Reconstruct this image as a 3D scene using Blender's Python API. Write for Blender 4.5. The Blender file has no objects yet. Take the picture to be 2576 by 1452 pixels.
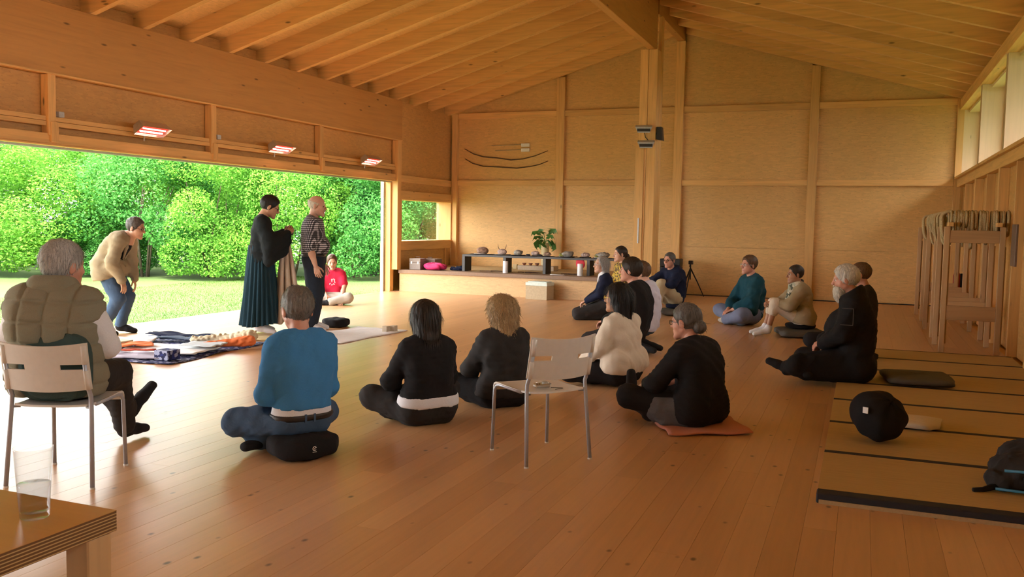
import bpy, bmesh, math, random
import numpy as np
from mathutils import Vector, Matrix

random.seed(7)
rng = np.random.default_rng(7)
scn = bpy.context.scene
COL = scn.collection

# ---------------------------------------------------------------- camera
cam_d = bpy.data.cameras.new('camera')
cam = bpy.data.objects.new('camera', cam_d)
COL.objects.link(cam)
cam_d.sensor_fit = 'HORIZONTAL'; cam_d.sensor_width = 36.0
cam_d.lens = 36.0 * 2227.64 / 2576.0
cam_d.clip_start = 0.05; cam_d.clip_end = 300
def _cam_matrix(yaw, pit, roll, loc):
    f0 = Vector((-math.sin(yaw), math.cos(yaw), 0)); r0 = Vector((math.cos(yaw), math.sin(yaw), 0)); u0 = Vector((0, 0, 1))
    f = f0 * math.cos(pit) + u0 * math.sin(pit); u = -f0 * math.sin(pit) + u0 * math.cos(pit)
    r = r0 * math.cos(roll) + u * math.sin(roll); u2 = -r0 * math.sin(roll) + u * math.cos(roll)
    m = Matrix.Identity(4)
    for i in range(3):
        m[i][0] = r[i]; m[i][1] = u2[i]; m[i][2] = -f[i]; m[i][3] = loc[i]
    return m
cam.matrix_world = _cam_matrix(0.37595275, -0.07354428, 0.01783094, (0, 0, 1.48))
scn.camera = cam

# ---------------------------------------------------------------- sky, sun, exposure
world = bpy.data.worlds.new('World'); scn.world = world; world.use_nodes = True
_bg = world.node_tree.nodes['Background']
_bg.inputs['Color'].default_value = (1.0, 0.98, 0.97, 1); _bg.inputs['Strength'].default_value = 5.0
sun_d = bpy.data.lights.new('sun', 'SUN'); sun_d.energy = 11.0; sun_d.angle = math.radians(6); sun_d.color = (1.0, 0.94, 0.80)
sun = bpy.data.objects.new('sun', sun_d); COL.objects.link(sun)
sun.rotation_euler = Vector((-0.10, 0.62, -1.0)).to_track_quat('-Z', 'Y').to_euler()
scn.view_settings.view_transform = 'Standard'; scn.view_settings.look = 'None'
scn.view_settings.exposure = 1.22; scn.view_settings.gamma = 1.0
scn.view_settings.use_curve_mapping = False

# ---------------------------------------------------------------- materials
MATS = {}
def _new(name):
    m = bpy.data.materials.new(name); m.use_nodes = True
    nt = m.node_tree; nt.nodes.clear()
    out = nt.nodes.new('ShaderNodeOutputMaterial'); b = nt.nodes.new('ShaderNodeBsdfPrincipled')
    nt.links.new(b.outputs[0], out.inputs[0]); MATS[name] = m
    return m, nt, b, out
def _n(nt, t, **kw):
    n = nt.nodes.new(t)
    for k, v in kw.items():
        if k in n.inputs: n.inputs[k].default_value = v
        else: setattr(n, k, v)
    return n
def _coords(nt, scale, rand=True, gen='Object'):
    tc = _n(nt, 'ShaderNodeTexCoord'); mp = _n(nt, 'ShaderNodeMapping'); mp.inputs['Scale'].default_value = scale
    nt.links.new(tc.outputs[gen], mp.inputs['Vector'])
    if rand:
        oi = _n(nt, 'ShaderNodeObjectInfo'); mul = _n(nt, 'ShaderNodeVectorMath', operation='SCALE')
        cmb = _n(nt, 'ShaderNodeCombineXYZ', X=37.0, Y=91.0, Z=53.0)
        nt.links.new(cmb.outputs[0], mul.inputs[0]); nt.links.new(oi.outputs['Random'], mul.inputs['Scale'])
        nt.links.new(mul.outputs[0], mp.inputs['Location'])
    return mp.outputs[0]
def _ramp(nt, fac, stops):
    r = _n(nt, 'ShaderNodeValToRGB'); el = r.color_ramp.elements
    el[0].position = stops[0][0]; el[0].color = (*stops[0][1], 1)
    el[1].position = stops[-1][0]; el[1].color = (*stops[-1][1], 1)
    for p, c in stops[1:-1]:
        e = el.new(p); e.color = (*c, 1)
    nt.links.new(fac, r.inputs[0]); return r.outputs[0]
def _mix(nt, fac, a, b, mode='MIX'):
    m = _n(nt, 'ShaderNodeMix', data_type='RGBA', blend_type=mode)
    for s, v in ((m.inputs[0], fac), (m.inputs[6], a), (m.inputs[7], b)):
        if isinstance(v, (int, float)): s.default_value = v
        elif isinstance(v, tuple): s.default_value = (*v, 1)
        else: nt.links.new(v, s)
    return m.outputs[2]
def _bump(nt, b, h, strength=0.3, dist=0.01):
    bp = _n(nt, 'ShaderNodeBump', Strength=strength, Distance=dist)
    nt.links.new(h, bp.inputs['Height']); nt.links.new(bp.outputs[0], b.inputs['Normal'])
def mul3(c, k): return tuple(x * k for x in c)

def plain(name, col, rough=0.6, metal=0.0, var=0.08, nscale=30.0, bump=0.0, spec=None, sheen=0.0):
    """one colour with a faint procedural mottling"""
    if name in MATS: return MATS[name]
    m, nt, b, out = _new(name)
    v = _coords(nt, (1, 1, 1), rand=False)
    nz = _n(nt, 'ShaderNodeTexNoise', Scale=nscale, Detail=4.0); nt.links.new(v, nz.inputs['Vector'])
    nt.links.new(_ramp(nt, nz.outputs[0], [(0.3, mul3(col, 1 - var)), (0.7, mul3(col, 1 + var))]), b.inputs['Base Color'])
    b.inputs['Roughness'].default_value = rough; b.inputs['Metallic'].default_value = metal
    if spec is not None: b.inputs['Specular IOR Level'].default_value = spec
    if sheen: b.inputs['Sheen Weight'].default_value = sheen
    if bump: _bump(nt, b, nz.outputs[0], bump, 0.004)
    return m

def _sparse(nt, vo, stops, share):
    """spots in only some of the cells of a voronoi texture"""
    r = _ramp(nt, vo.outputs['Distance'], stops); sep = _n(nt, 'ShaderNodeSeparateColor'); nt.links.new(vo.outputs['Color'], sep.inputs[0])
    lt = _n(nt, 'ShaderNodeMath', operation='LESS_THAN'); lt.inputs[1].default_value = share; nt.links.new(sep.outputs[0], lt.inputs[0])
    m = _n(nt, 'ShaderNodeMath', operation='MULTIPLY'); nt.links.new(r, m.inputs[0]); nt.links.new(lt.outputs[0], m.inputs[1]); return m.outputs[0]
def timber(name, axis, col, knots=True, rough=0.55, var=0.16):
    """planed softwood, grain along one axis, small dark knots"""
    m, nt, b, out = _new(name)
    sc = [14.0, 14.0, 14.0]; sc[axis] = 0.9
    v = _coords(nt, tuple(sc))
    n1 = _n(nt, 'ShaderNodeTexNoise', Scale=1.6, Detail=5.0, Distortion=0.6); nt.links.new(v, n1.inputs['Vector'])
    c = _ramp(nt, n1.outputs[0], [(0.28, mul3(col, 1 - var)), (0.5, col), (0.74, mul3(col, 1 + var * 0.7))])
    oi = _n(nt, 'ShaderNodeObjectInfo')
    rr = _ramp(nt, oi.outputs['Random'], [(0.0, (0.86, 0.84, 0.80)), (1.0, (1.08, 1.06, 1.04))])
    c = _mix(nt, 1.0, c, rr, 'MULTIPLY')
    if knots:
        ks = [9.0, 9.0, 9.0]; ks[axis] = 2.6
        vo = _n(nt, 'ShaderNodeTexVoronoi', Scale=0.75); nt.links.new(_coords(nt, tuple(ks)), vo.inputs['Vector'])
        k = _sparse(nt, vo, [(0.05, (1, 1, 1)), (0.12, (0, 0, 0))], .45)
        c = _mix(nt, k, c, mul3(col, 0.30))
    nt.links.new(c, b.inputs['Base Color']); b.inputs['Roughness'].default_value = rough
    _bump(nt, b, n1.outputs[0], 0.12, 0.003)
    return m

def osb(name, ax_long, ax_short, col):
    """oriented strand board: long thin strands in slightly different tans"""
    m, nt, b, out = _new(name)
    sc = [42.0, 42.0, 42.0]; sc[ax_long] = 11.0
    v = _coords(nt, tuple(sc))
    wn = _n(nt, 'ShaderNodeTexNoise', Scale=0.35, Detail=2.0); nt.links.new(v, wn.inputs['Vector'])
    ad = _n(nt, 'ShaderNodeVectorMath', operation='MULTIPLY_ADD'); ad.inputs[1].default_value = (1.5, 1.5, 1.5)
    nt.links.new(wn.outputs['Color'], ad.inputs[0]); nt.links.new(v, ad.inputs[2])
    vo = _n(nt, 'ShaderNodeTexVoronoi', Scale=1.0); nt.links.new(ad.outputs[0], vo.inputs['Vector'])
    sep = _n(nt, 'ShaderNodeSeparateColor'); nt.links.new(vo.outputs['Color'], sep.inputs[0])
    c = _ramp(nt, sep.outputs[0], [(0.0, mul3(col, 0.90)), (0.35, mul3(col, 0.98)), (0.7, col), (1.0, mul3(col, 1.07))])
    d = _n(nt, 'ShaderNodeTexNoise', Scale=2.2, Detail=3.0); nt.links.new(ad.outputs[0], d.inputs['Vector'])
    k = _ramp(nt, d.outputs[0], [(0.62, (0, 0, 0)), (0.72, (1, 1, 1))])
    c = _mix(nt, k, c, mul3(col, 0.66))
    oi = _n(nt, 'ShaderNodeObjectInfo')
    rr = _ramp(nt, oi.outputs['Random'], [(0.0, (0.93, 0.92, 0.90)), (1.0, (1.05, 1.04, 1.03))])
    c = _mix(nt, 1.0, c, rr, 'MULTIPLY')
    nt.links.new(c, b.inputs['Base Color']); b.inputs['Roughness'].default_value = 0.5
    _bump(nt, b, sep.outputs[1], 0.10, 0.002)
    return m

def floorboard(name, col):
    m, nt, b, out = _new(name)
    v = _coords(nt, (26.0, 1.1, 26.0))
    n1 = _n(nt, 'ShaderNodeTexNoise', Scale=1.3, Detail=3.0, Distortion=0.5); nt.links.new(v, n1.inputs['Vector'])
    c = _ramp(nt, n1.outputs[0], [(0.15, mul3(col, 0.90)), (0.5, col), (0.85, mul3(col, 1.08))])
    oi = _n(nt, 'ShaderNodeObjectInfo')
    rr = _ramp(nt, oi.outputs['Random'], [(0.0, (0.90, 0.87, 0.83)), (0.5, (1.0, 1.0, 1.0)), (1.0, (1.07, 1.07, 1.05))])
    c = _mix(nt, 1.0, c, rr, 'MULTIPLY')
    vo = _n(nt, 'ShaderNodeTexVoronoi', Scale=1.0); nt.links.new(_coords(nt, (7.0, 4.6, 7.0)), vo.inputs['Vector'])
    k = _sparse(nt, vo, [(0.05, (1, 1, 1)), (0.12, (0, 0, 0))], .60)
    c = _mix(nt, k, c, mul3(col, 0.24))
    nt.links.new(c, b.inputs['Base Color'])
    b.inputs['Roughness'].default_value = 0.31
    b.inputs['Specular IOR Level'].default_value = 0.5
    b.inputs['Coat Weight'].default_value = 0.12; b.inputs['Coat Roughness'].default_value = 0.30
    return m

def cloth(name, col, rough=0.9, weave=260.0, var=0.05, crease=0.35, cscale=9.0):
    if name in MATS: return MATS[name]
    m, nt, b, out = _new(name)
    v = _coords(nt, (1, 1, 1), rand=False)
    nz = _n(nt, 'ShaderNodeTexNoise', Scale=cscale, Detail=3.0, Distortion=0.8); nt.links.new(v, nz.inputs['Vector'])
    fine = _n(nt, 'ShaderNodeTexNoise', Scale=weave, Detail=1.0); nt.links.new(v, fine.inputs['Vector'])
    c = _ramp(nt, fine.outputs[0], [(0.3, mul3(col, 1 - var)), (0.7, mul3(col, 1 + var))])
    nt.links.new(c, b.inputs['Base Color']); b.inputs['Roughness'].default_value = rough
    b.inputs['Specular IOR Level'].default_value = 0.2
    ad = _n(nt, 'ShaderNodeMath', operation='MULTIPLY_ADD'); ad.inputs[1].default_value = 0.06
    nt.links.new(fine.outputs[0], ad.inputs[0]); nt.links.new(nz.outputs[0], ad.inputs[2])
    _bump(nt, b, ad.outputs[0], crease, 0.03)
    return m

def patterned(name, cols, scale, kind='voronoi'):
    m, nt, b, out = _new(name)
    v = _coords(nt, (1, 1, 1), rand=False)
    vo = _n(nt, 'ShaderNodeTexVoronoi', Scale=scale); nt.links.new(v, vo.inputs['Vector'])
    sep = _n(nt, 'ShaderNodeSeparateColor'); nt.links.new(vo.outputs['Color'], sep.inputs[0])
    n = len(cols); st = []
    for i, c in enumerate(cols):
        st.append((i / n + 0.001, c)); st.append(((i + 1) / n - 0.001, c))
    nt.links.new(_ramp(nt, sep.outputs[0], st), b.inputs['Base Color'])
    b.inputs['Roughness'].default_value = 0.9
    return m

def hairmat(name, col, var=0.45):
    m, nt, b, out = _new(name)
    v = _coords(nt, (90, 90, 9), rand=False)
    nz = _n(nt, 'ShaderNodeTexNoise', Scale=1.5, Detail=3.0); nt.links.new(v, nz.inputs['Vector'])
    nt.links.new(_ramp(nt, nz.outputs[0], [(0.3, mul3(col, 1 - var)), (0.7, mul3(col, 1 + var))]), b.inputs['Base Color'])
    b.inputs['Roughness'].default_value = 0.5; b.inputs['Specular IOR Level'].default_value = 0.3
    _bump(nt, b, nz.outputs[0], 0.5, 0.004)
    return m

def skin(name, col):
    m, nt, b, out = _new(name)
    v = _coords(nt, (1, 1, 1), rand=False)
    nz = _n(nt, 'ShaderNodeTexNoise', Scale=22.0, Detail=3.0); nt.links.new(v, nz.inputs['Vector'])
    nt.links.new(_ramp(nt, nz.outputs[0], [(0.3, (col[0] * 0.95, col[1] * 0.86, col[2] * 0.84)), (0.7, (col[0] * 1.05, col[1] * 1.08, col[2] * 1.08))]), b.inputs['Base Color'])
    b.inputs['Roughness'].default_value = 0.5; b.inputs['Subsurface Weight'].default_value = 0.0
    return m

def clear_glass(name, tint=(1, 1, 1), refl=0.08):
    m = bpy.data.materials.new(name); m.use_nodes = True; nt = m.node_tree; nt.nodes.clear()
    out = _n(nt, 'ShaderNodeOutputMaterial'); tr = _n(nt, 'ShaderNodeBsdfTransparent'); gl = _n(nt, 'ShaderNodeBsdfGlossy', Roughness=0.02)
    tr.inputs[0].default_value = (*tint, 1)
    fc = _n(nt, 'ShaderNodeLayerWeight', Blend=0.5); mx = _n(nt, 'ShaderNodeMixShader')
    pw = _n(nt, 'ShaderNodeMath', operation='POWER'); pw.inputs[1].default_value = 4.0; nt.links.new(fc.outputs['Facing'], pw.inputs[0])
    ml = _n(nt, 'ShaderNodeMath', operation='MULTIPLY_ADD'); ml.inputs[1].default_value = 0.55; ml.inputs[2].default_value = refl * 0.5
    nt.links.new(pw.outputs[0], ml.inputs[0])
    nt.links.new(ml.outputs[0], mx.inputs[0]); nt.links.new(tr.outputs[0], mx.inputs[1]); nt.links.new(gl.outputs[0], mx.inputs[2])
    nt.links.new(mx.outputs[0], out.inputs[0]); MATS[name] = m
    return m

def emitter(name, col, strength):
    m = bpy.data.materials.new(name); m.use_nodes = True; nt = m.node_tree; nt.nodes.clear()
    out = _n(nt, 'ShaderNodeOutputMaterial'); e = _n(nt, 'ShaderNodeEmission', Strength=strength); e.inputs[0].default_value = (*col, 1)
    nt.links.new(e.outputs[0], out.inputs[0]); MATS[name] = m
    return m

# ---------------------------------------------------------------- mesh building
class MB:
    """collects shapes and links them as one mesh object"""
    def __init__(s): s.v = []; s.f = []; s.m = []
    def quadmesh(s, verts, faces, mi=0):
        o = len(s.v); s.v += [tuple(v) for v in verts]; s.f += [tuple(i + o for i in f) for f in faces]; s.m += [mi] * len(faces); return s
    def box(s, lo, hi, mi=0):
        x0, y0, z0 = lo; x1, y1, z1 = hi
        return s.quadmesh([(x0, y0, z0), (x1, y0, z0), (x1, y1, z0), (x0, y1, z0), (x0, y0, z1), (x1, y0, z1), (x1, y1, z1), (x0, y1, z1)],
                          [(0, 3, 2, 1), (4, 5, 6, 7), (0, 1, 5, 4), (1, 2, 6, 5), (2, 3, 7, 6), (3, 0, 4, 7)], mi)
    def cbox(s, c, size, rot=None, mi=0):
        hx, hy, hz = (d / 2 for d in size); M = rot or Matrix.Identity(3)
        vs = [Vector(c) + M @ Vector((x * hx, y * hy, z * hz)) for x, y, z in
              ((-1, -1, -1), (1, -1, -1), (1, 1, -1), (-1, 1, -1), (-1, -1, 1), (1, -1, 1), (1, 1, 1), (-1, 1, 1))]
        return s.quadmesh(vs, [(0, 3, 2, 1), (4, 5, 6, 7), (0, 1, 5, 4), (1, 2, 6, 5), (2, 3, 7, 6), (3, 0, 4, 7)], mi)
    def tube(s, pts, r, n=8, cap=True, mi=0, closed=False):
        pts = [Vector(p) for p in pts]; rr = r if isinstance(r, (list, tuple)) else [r] * len(pts)
        o = len(s.v); prev = None
        for i, p in enumerate(pts):
            if closed: t = pts[(i + 1) % len(pts)] - pts[i - 1]
            else: t = pts[min(i + 1, len(pts) - 1)] - pts[max(i - 1, 0)]
            t.normalize()
            if prev is None:
                a = Vector((0, 0, 1)) if abs(t.z) < 0.9 else Vector((1, 0, 0)); u = t.cross(a).normalized()
            else: u = (prev - t * prev.dot(t)).normalized()
            prev = u; w = t.cross(u)
            for k in range(n):
                an = 2 * math.pi * k / n
                s.v.append(tuple(p + (u * math.cos(an) + w * math.sin(an)) * rr[i]))
        L = len(pts); R = L if closed else L - 1
        for i in range(R):
            for k in range(n):
                a = o + i * n + k; b2 = o + i * n + (k + 1) % n; c2 = o + ((i + 1) % L) * n + (k + 1) % n; d = o + ((i + 1) % L) * n + k
                s.f.append((a, b2, c2, d)); s.m.append(mi)
        if cap and not closed:
            s.f.append(tuple(o + k for k in reversed(range(n)))); s.f.append(tuple(o + (L - 1) * n + k for k in range(n))); s.m += [mi, mi]
        return s
    def lathe(s, prof, c=(0, 0, 0), n=24, mi=0, sx=1.0, sy=1.0):
        o = len(s.v); cx, cy, cz = c
        for r, z in prof:
            for k in range(n):
                an = 2 * math.pi * k / n; s.v.append((cx + sx * r * math.cos(an), cy + sy * r * math.sin(an), cz + z))
        for i in range(len(prof) - 1):
            for k in range(n):
                s.f.append((o + i * n + k, o + i * n + (k + 1) % n, o + (i + 1) * n + (k + 1) % n, o + (i + 1) * n + k)); s.m.append(mi)
        s.f.append(tuple(o + k for k in reversed(range(n)))); s.f.append(tuple(o + (len(prof) - 1) * n + k for k in range(n))); s.m += [mi, mi]
        return s
    def prism(s, poly, h0, h1, axis=1, mi=0):
        """polygon (a,b) extruded along an axis; axis 1: poly is (x,z), axis 0: (y,z), axis 2: (x,y)"""
        def P(a, b, h): return (a, h, b) if axis == 1 else ((h, a, b) if axis == 0 else (a, b, h))
        n = len(poly); o = len(s.v)
        s.v += [P(a, b, h0) for a, b in poly] + [P(a, b, h1) for a, b in poly]
        s.f.append(tuple(o + i for i in range(n))); s.f.append(tuple(o + n + i for i in reversed(range(n)))); s.m += [mi, mi]
        for i in range(n):
            j = (i + 1) % n; s.f.append((o + i, o + n + i, o + n + j, o + j)); s.m.append(mi)
        return s
    def build(s, name, mat, parent=None, smooth=False, bevel=0.0, loc=None, rotz=0.0):
        me = bpy.data.meshes.new(name); me.from_pydata(s.v, [], s.f)
        mats = mat if isinstance(mat, (list, tuple)) else [mat]
        for x in mats: me.materials.append(x)
        if len(mats) > 1: me.polygons.foreach_set('material_index', s.m)
        bm = bmesh.new(); bm.from_mesh(me); bmesh.ops.recalc_face_normals(bm, faces=bm.faces)
        if bevel:
            bmesh.ops.bevel(bm, geom=list(bm.edges), offset=bevel, segments=1, affect='EDGES', profile=0.5)
        bm.to_mesh(me); bm.free()
        if smooth: me.polygons.foreach_set('use_smooth', [True] * len(me.polygons))
        me.update()
        o = bpy.data.objects.new(name, me); COL.objects.link(o)
        if parent: o.parent = parent
        if loc is not None: o.location = loc
        if rotz: o.rotation_euler[2] = rotz
        return o
def from_np(name, v, f, mat, parent=None, mi=None, smooth=True):
    me = bpy.data.meshes.new(name)
    v = np.asarray(v, np.float32); f = np.asarray(f, np.int32); k = f.shape[1]
    me.vertices.add(len(v)); me.vertices.foreach_set('co', v.ravel())
    me.loops.add(f.size); me.loops.foreach_set('vertex_index', f.ravel())
    me.polygons.add(len(f)); me.polygons.foreach_set('loop_start', np.arange(0, f.size, k, dtype=np.int32))
    for x in (mat if isinstance(mat, (list, tuple)) else [mat]): me.materials.append(x)
    if mi is not None: me.polygons.foreach_set('material_index', np.asarray(mi, np.int32))
    me.polygons.foreach_set('use_smooth', np.full(len(f), smooth))
    me.update(calc_edges=True); me.validate()
    o = bpy.data.objects.new(name, me); COL.objects.link(o)
    if parent: o.parent = parent
    return o
def tag(o, label=None, cat=None, group=None, kind=None):
    if label: o['label'] = label
    if cat: o['category'] = cat
    if group: o['group'] = group
    if kind: o['kind'] = kind
    return o
def empty(name, loc=(0, 0, 0), rotz=0.0, **kw):
    o = bpy.data.objects.new(name, None); COL.objects.link(o); o.location = loc; o.rotation_euler[2] = rotz
    o.empty_display_size = 0.1
    return tag(o, **kw)
def part_copy(o, parent, loc=None, rot=None, scale=None):
    c = o.copy(); COL.objects.link(c); c.parent = parent
    if loc is not None: c.location = loc
    if rot is not None: c.rotation_euler = rot
    if scale is not None: c.scale = scale
    return c
def copy_tree(o, parent=None):
    c = o.copy(); COL.objects.link(c); c.parent = parent
    for ch in [x for x in bpy.data.objects if x.parent == o]: copy_tree(ch, c)
    return c
def az(deg):
    """turn that makes an object built facing +Y face this many degrees left of +Y"""
    return math.radians(deg)
def along(p, q, w, h):
    """box rotation, centre and size for a bar from p to q"""
    p = Vector(p); q = Vector(q); d = q - p; L = d.length; y = d.normalized()
    up = Vector((0, 0, 1)) if abs(y.z) < 0.95 else Vector((0, 1, 0)); x = y.cross(up).normalized(); z = x.cross(y)
    return (p + q) / 2, (w, L, h), Matrix((x, y, z)).transposed()

# ---------------------------------------------------------------- building materials
TIM = (0.76, 0.455, 0.160)
timber('timber_x', 0, TIM); timber('timber_y', 1, TIM); timber('timber_z', 2, TIM)
timber('glulam_y', 1, (0.61, 0.318, 0.092), var=0.10)
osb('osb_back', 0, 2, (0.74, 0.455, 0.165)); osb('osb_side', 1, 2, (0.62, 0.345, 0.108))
osb('osb_deck', 1, 0, (0.74, 0.465, 0.185)); osb('osb_platform', 0, 2, (0.66, 0.43, 0.20))
floorboard('floor_wood', (0.60, 0.335, 0.155))
timber('reveal_lit_z', 2, (0.72, 0.56, 0.36), var=.06); timber('reveal_lit_y', 1, (0.72, 0.56, 0.36), var=.06)  # window reveals only: daylight on the timber put into a whiter colour
plain('grey_metal', (0.42, 0.44, 0.45), rough=0.35, metal=0.7)
plain('platform_edge', (0.25, 0.155, 0.095), rough=0.6)
clear_glass('pane_glass')
TX, TY, TZ = MATS['timber_x'], MATS['timber_y'], MATS['timber_z']

XL, XR, YB, YF = -9.1, 1.64, 19.2, -3.2
RX, SL, ZE = -3.72, 0.288, 4.0              # ridge line, roof slope, rafter underside at the eaves
def roof_z(x): return ZE + SL * ((x - XL) if x < RX else (XR - x) * (RX - XL) / (XR - RX))

def bx(name, lo, hi, mat, parent, bevel=0.0, kind=None):
    """box part whose own origin is its centre, so the grain runs from there"""
    c = [(a + b) / 2 for a, b in zip(lo, hi)]; h = [(b - a) / 2 for a, b in zip(lo, hi)]
    o = MB().box([-x for x in h], h).build(name, mat, parent, bevel=bevel, loc=c)
    if kind: o['kind'] = kind
    return o

# ---------------------------------------------------------------- floor: boards running down the hall
floor = empty('floor', kind='structure', label='orange pine board floor of the hall')
PW = 0.155; planks = []
nx = int(math.ceil((XR + 9.36) / PW))
_pm = {}
for i in range(nx):
    x0 = -9.36 + i * PW; x1 = min(x0 + PW, XR + 0.02)
    y = 1.6 - random.random() * 3.5
    while y < YB + 0.02:
        L = random.choice((3.9, 4.4, 4.9, 5.4)); y1 = min(y + L, YB + 0.02)
        if YB - y1 < 0.8: y1 = YB + 0.02
        if y1 > 1.6: planks.append((x0, x1, y, y1))
        y = y1
planks.sort(key=lambda p: math.hypot((p[0] + p[1]) / 2 + 1.0, max(p[2], 2.2)))
planks = [p for p in planks if True]
for x0, x1, y0, y1 in planks[:300]:
    key = (round(x1 - x0, 3), round(y1 - y0, 3))
    if key not in _pm:
        hx, hy = (x1 - x0) / 2 - 0.0004, (y1 - y0) / 2 - 0.0004
        _pm[key] = MB().box((-hx, -hy, -0.03), (hx, hy, 0)).build('plank', MATS['floor_wood'], floor, bevel=0.0007, loc=((x0 + x1) / 2, (y0 + y1) / 2, 0))
    else: part_copy(_pm[key], floor, ((x0 + x1) / 2, (y0 + y1) / 2, 0))
mb = MB()
for x0, x1, y0, y1 in planks[300:]: mb.box((x0 + .001, y0 + .001, -0.03), (x1 - .001, y1 - .001, 0))
mb.box((-9.36, YF, -0.03), (XR + 0.02, min(p[2] for p in planks) - 0.002, -0.0005))
tag(mb.build('far_planks', MATS['floor_wood'], floor), kind='stuff')
bx('subfloor', (-9.37, YF, -0.14), (XR + 0.3, YB + 0.25, -0.032), TY, floor)

# ---------------------------------------------------------------- roof: deck, rafters, ridge beam
ceil_ = empty('ceiling', kind='structure', label='pitched timber roof with exposed rafters')
RD, RW = 0.24, 0.09
def slope_box(name, xa, xb, y0, y1, dz0, dz1, mat, parent):
    za, zb = roof_z(xa), roof_z(xb)
    if xa < XL: za = ZE + SL * (xa - XL)
    if xb > XR: zb = ZE + SL * (XR - xb)
    p, q = Vector((xa, 0, za)), Vector((xb, 0, zb)); cx = (p + q) / 2
    poly = [(p.x - cx.x, p.z + dz0 - cx.z), (q.x - cx.x, q.z + dz0 - cx.z), (q.x - cx.x, q.z + dz1 - cx.z), (p.x - cx.x, p.z + dz1 - cx.z)]
    return MB().prism(poly, -(y1 - y0) / 2, (y1 - y0) / 2, axis=1).build(name, mat, parent, loc=(cx.x, (y0 + y1) / 2, cx.z))
ry = [19.0 - 0.868 * k for k in range(26)]; ry = [y for y in ry if y > YF + 0.1]
EA, EL = 1.35, 0.55
rl = rr_ = None
for y in ry:
    if rl is None:
        rl = slope_box('rafter', XL - EL, RX - 0.075, y - RW / 2, y + RW / 2, 0.0, RD, TX, ceil_)
        rr_ = slope_box('rafter', RX + 0.075, XR + EA, y - RW / 2, y + RW / 2, 0.0, RD, TX, ceil_)
    else:
        part_copy(rl, ceil_, (rl.location.x, y, rl.location.z)); part_copy(rr_, ceil_, (rr_.location.x, y, rr_.location.z))
ye = [YB + 0.3] + ry + [YF - 0.3]
for a, b in zip(ye[:-1], ye[1:]):
    slope_box('deck_panel', XL - EL, RX, b + 0.002, a - 0.002, RD, RD + 0.03, MATS['osb_deck'], ceil_)
    slope_box('deck_panel', RX, XR + EA, b + 0.002, a - 0.002, RD, RD + 0.03, MATS['osb_deck'], ceil_)
# blocking between the rafters above both eaves beams
for a, b in zip(ry[:-1], ry[1:]):
    bx('eaves_block', (XL - 0.20, b + RW / 2 + .002, ZE + .004), (XL - 0.16, a - RW / 2 - .002, ZE + RD - 0.055), MATS['osb_side'], ceil_)
    bx('eaves_block', (XR + 0.14, b + RW / 2 + .002, ZE + .004), (XR + 0.17, a - RW / 2 - .002, ZE + RD - 0.045), MATS['osb_side'], ceil_)
ZR = roof_z(RX)
bx('ridge_beam', (RX - 0.14, YF, 4.74), (RX + 0.0, 16.58, ZR + RD - 0.02), MATS['glulam_y'], ceil_, bevel=0.006)
bx('ridge_beam', (RX - 0.13, 16.60, 5.41), (RX + 0.02, YB, ZR + RD - 0.02), MATS['glulam_y'], ceil_, bevel=0.006)

# ---------------------------------------------------------------- ridge column
col = empty('column', (0, 0, 0), kind='structure', label='tall laminated timber column carrying the ridge beam')
bx('post_board', (-3.985, 16.40, 0), (-3.835, 16.72, 4.735), TZ, col, bevel=0.004)
bx('post_board', (-3.830, 16.405, 0), (-3.665, 16.72, 4.735), TZ, col, bevel=0.004)
bx('post_board', (-3.735, 16.74, 0), (-3.665, 16.90, 5.40), TZ, col, bevel=0.004)
bx('cover_board', (-4.03, 16.372, 0.0), (-3.87, 16.396, 3.02), TZ, col, bevel=0.003)
bx('iron_bar', (-3.95, 16.358, 1.15), (-3.925, 16.371, 1.62), MATS['grey_metal'], col)

# ---------------------------------------------------------------- back wall
wb = empty('wall_back', kind='structure', label='back gable wall of strand board between timber posts')
OB = MATS['osb_back']
posts = [(-9.13, -8.99), (-6.54, -6.35), (-3.87, -3.68), (-1.11, -0.94), (1.58, 1.70)]
for a, b in posts:
    zt = min(roof_z(min(max((a + b) / 2, XL), XR)), 5.405 if a == -3.87 else 9)
    bx('post', (a, YB - 0.10, 0.46 if b < -4 else 0), (b, YB + 0.05, zt), TZ, wb, bevel=0.004)
for (a, b), (c, d) in zip(posts[:-1], posts[1:]):
    left = d < -3.6
    bx('rail', (b + .002, YB - 0.075, 2.35), (c - .002, YB + 0.04, 2.47), TX, wb, bevel=0.003)
    bx('rail', (b + .002, YB - 0.075, 3.90), (c - .002, YB + 0.04, 4.03), TX, wb, bevel=0.003)
    if left: bx('panel', (b, YB, 0.46), (c, YB + 0.03, 2.36), OB, wb)
    else:
        bx('panel', (b, YB, 0.0), (c, YB + 0.03, 1.043), OB, wb)
        bx('panel', (b, YB + 0.006, 1.049), (c, YB + 0.036, 2.36), OB, wb)
    bx('panel', (b, YB, 2.46), (c, YB + 0.03, 3.91), OB, wb)
    z1, z2 = roof_z(b), roof_z(c); cx, cz = (b + c) / 2, 4.6
    MB().prism([(b - cx, 4.02 - cz), (c - cx, 4.02 - cz), (c - cx, z2 + 0.26 - cz), (b - cx, z1 + 0.26 - cz)], 0, 0.03, axis=1).build('panel', OB, wb, loc=(cx, YB, cz))
bx('sheathing', (-9.6, YB + 0.10, -0.1), (2.2, YB + 0.14, 4.0), OB, wb)
MB().prism([(-9.6, 4.0), (2.2, 4.0), (RX, 5.85)], YB + 0.10, YB + 0.14, axis=1).build('gable_sheathing', OB, wb)
bx('cable', (-3.6, YB - 0.03, 0.0), (1.3, YB - 0.012, 0.018), plain('black_rubber', (0.012, 0.012, 0.013), rough=0.5), wb)

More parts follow.
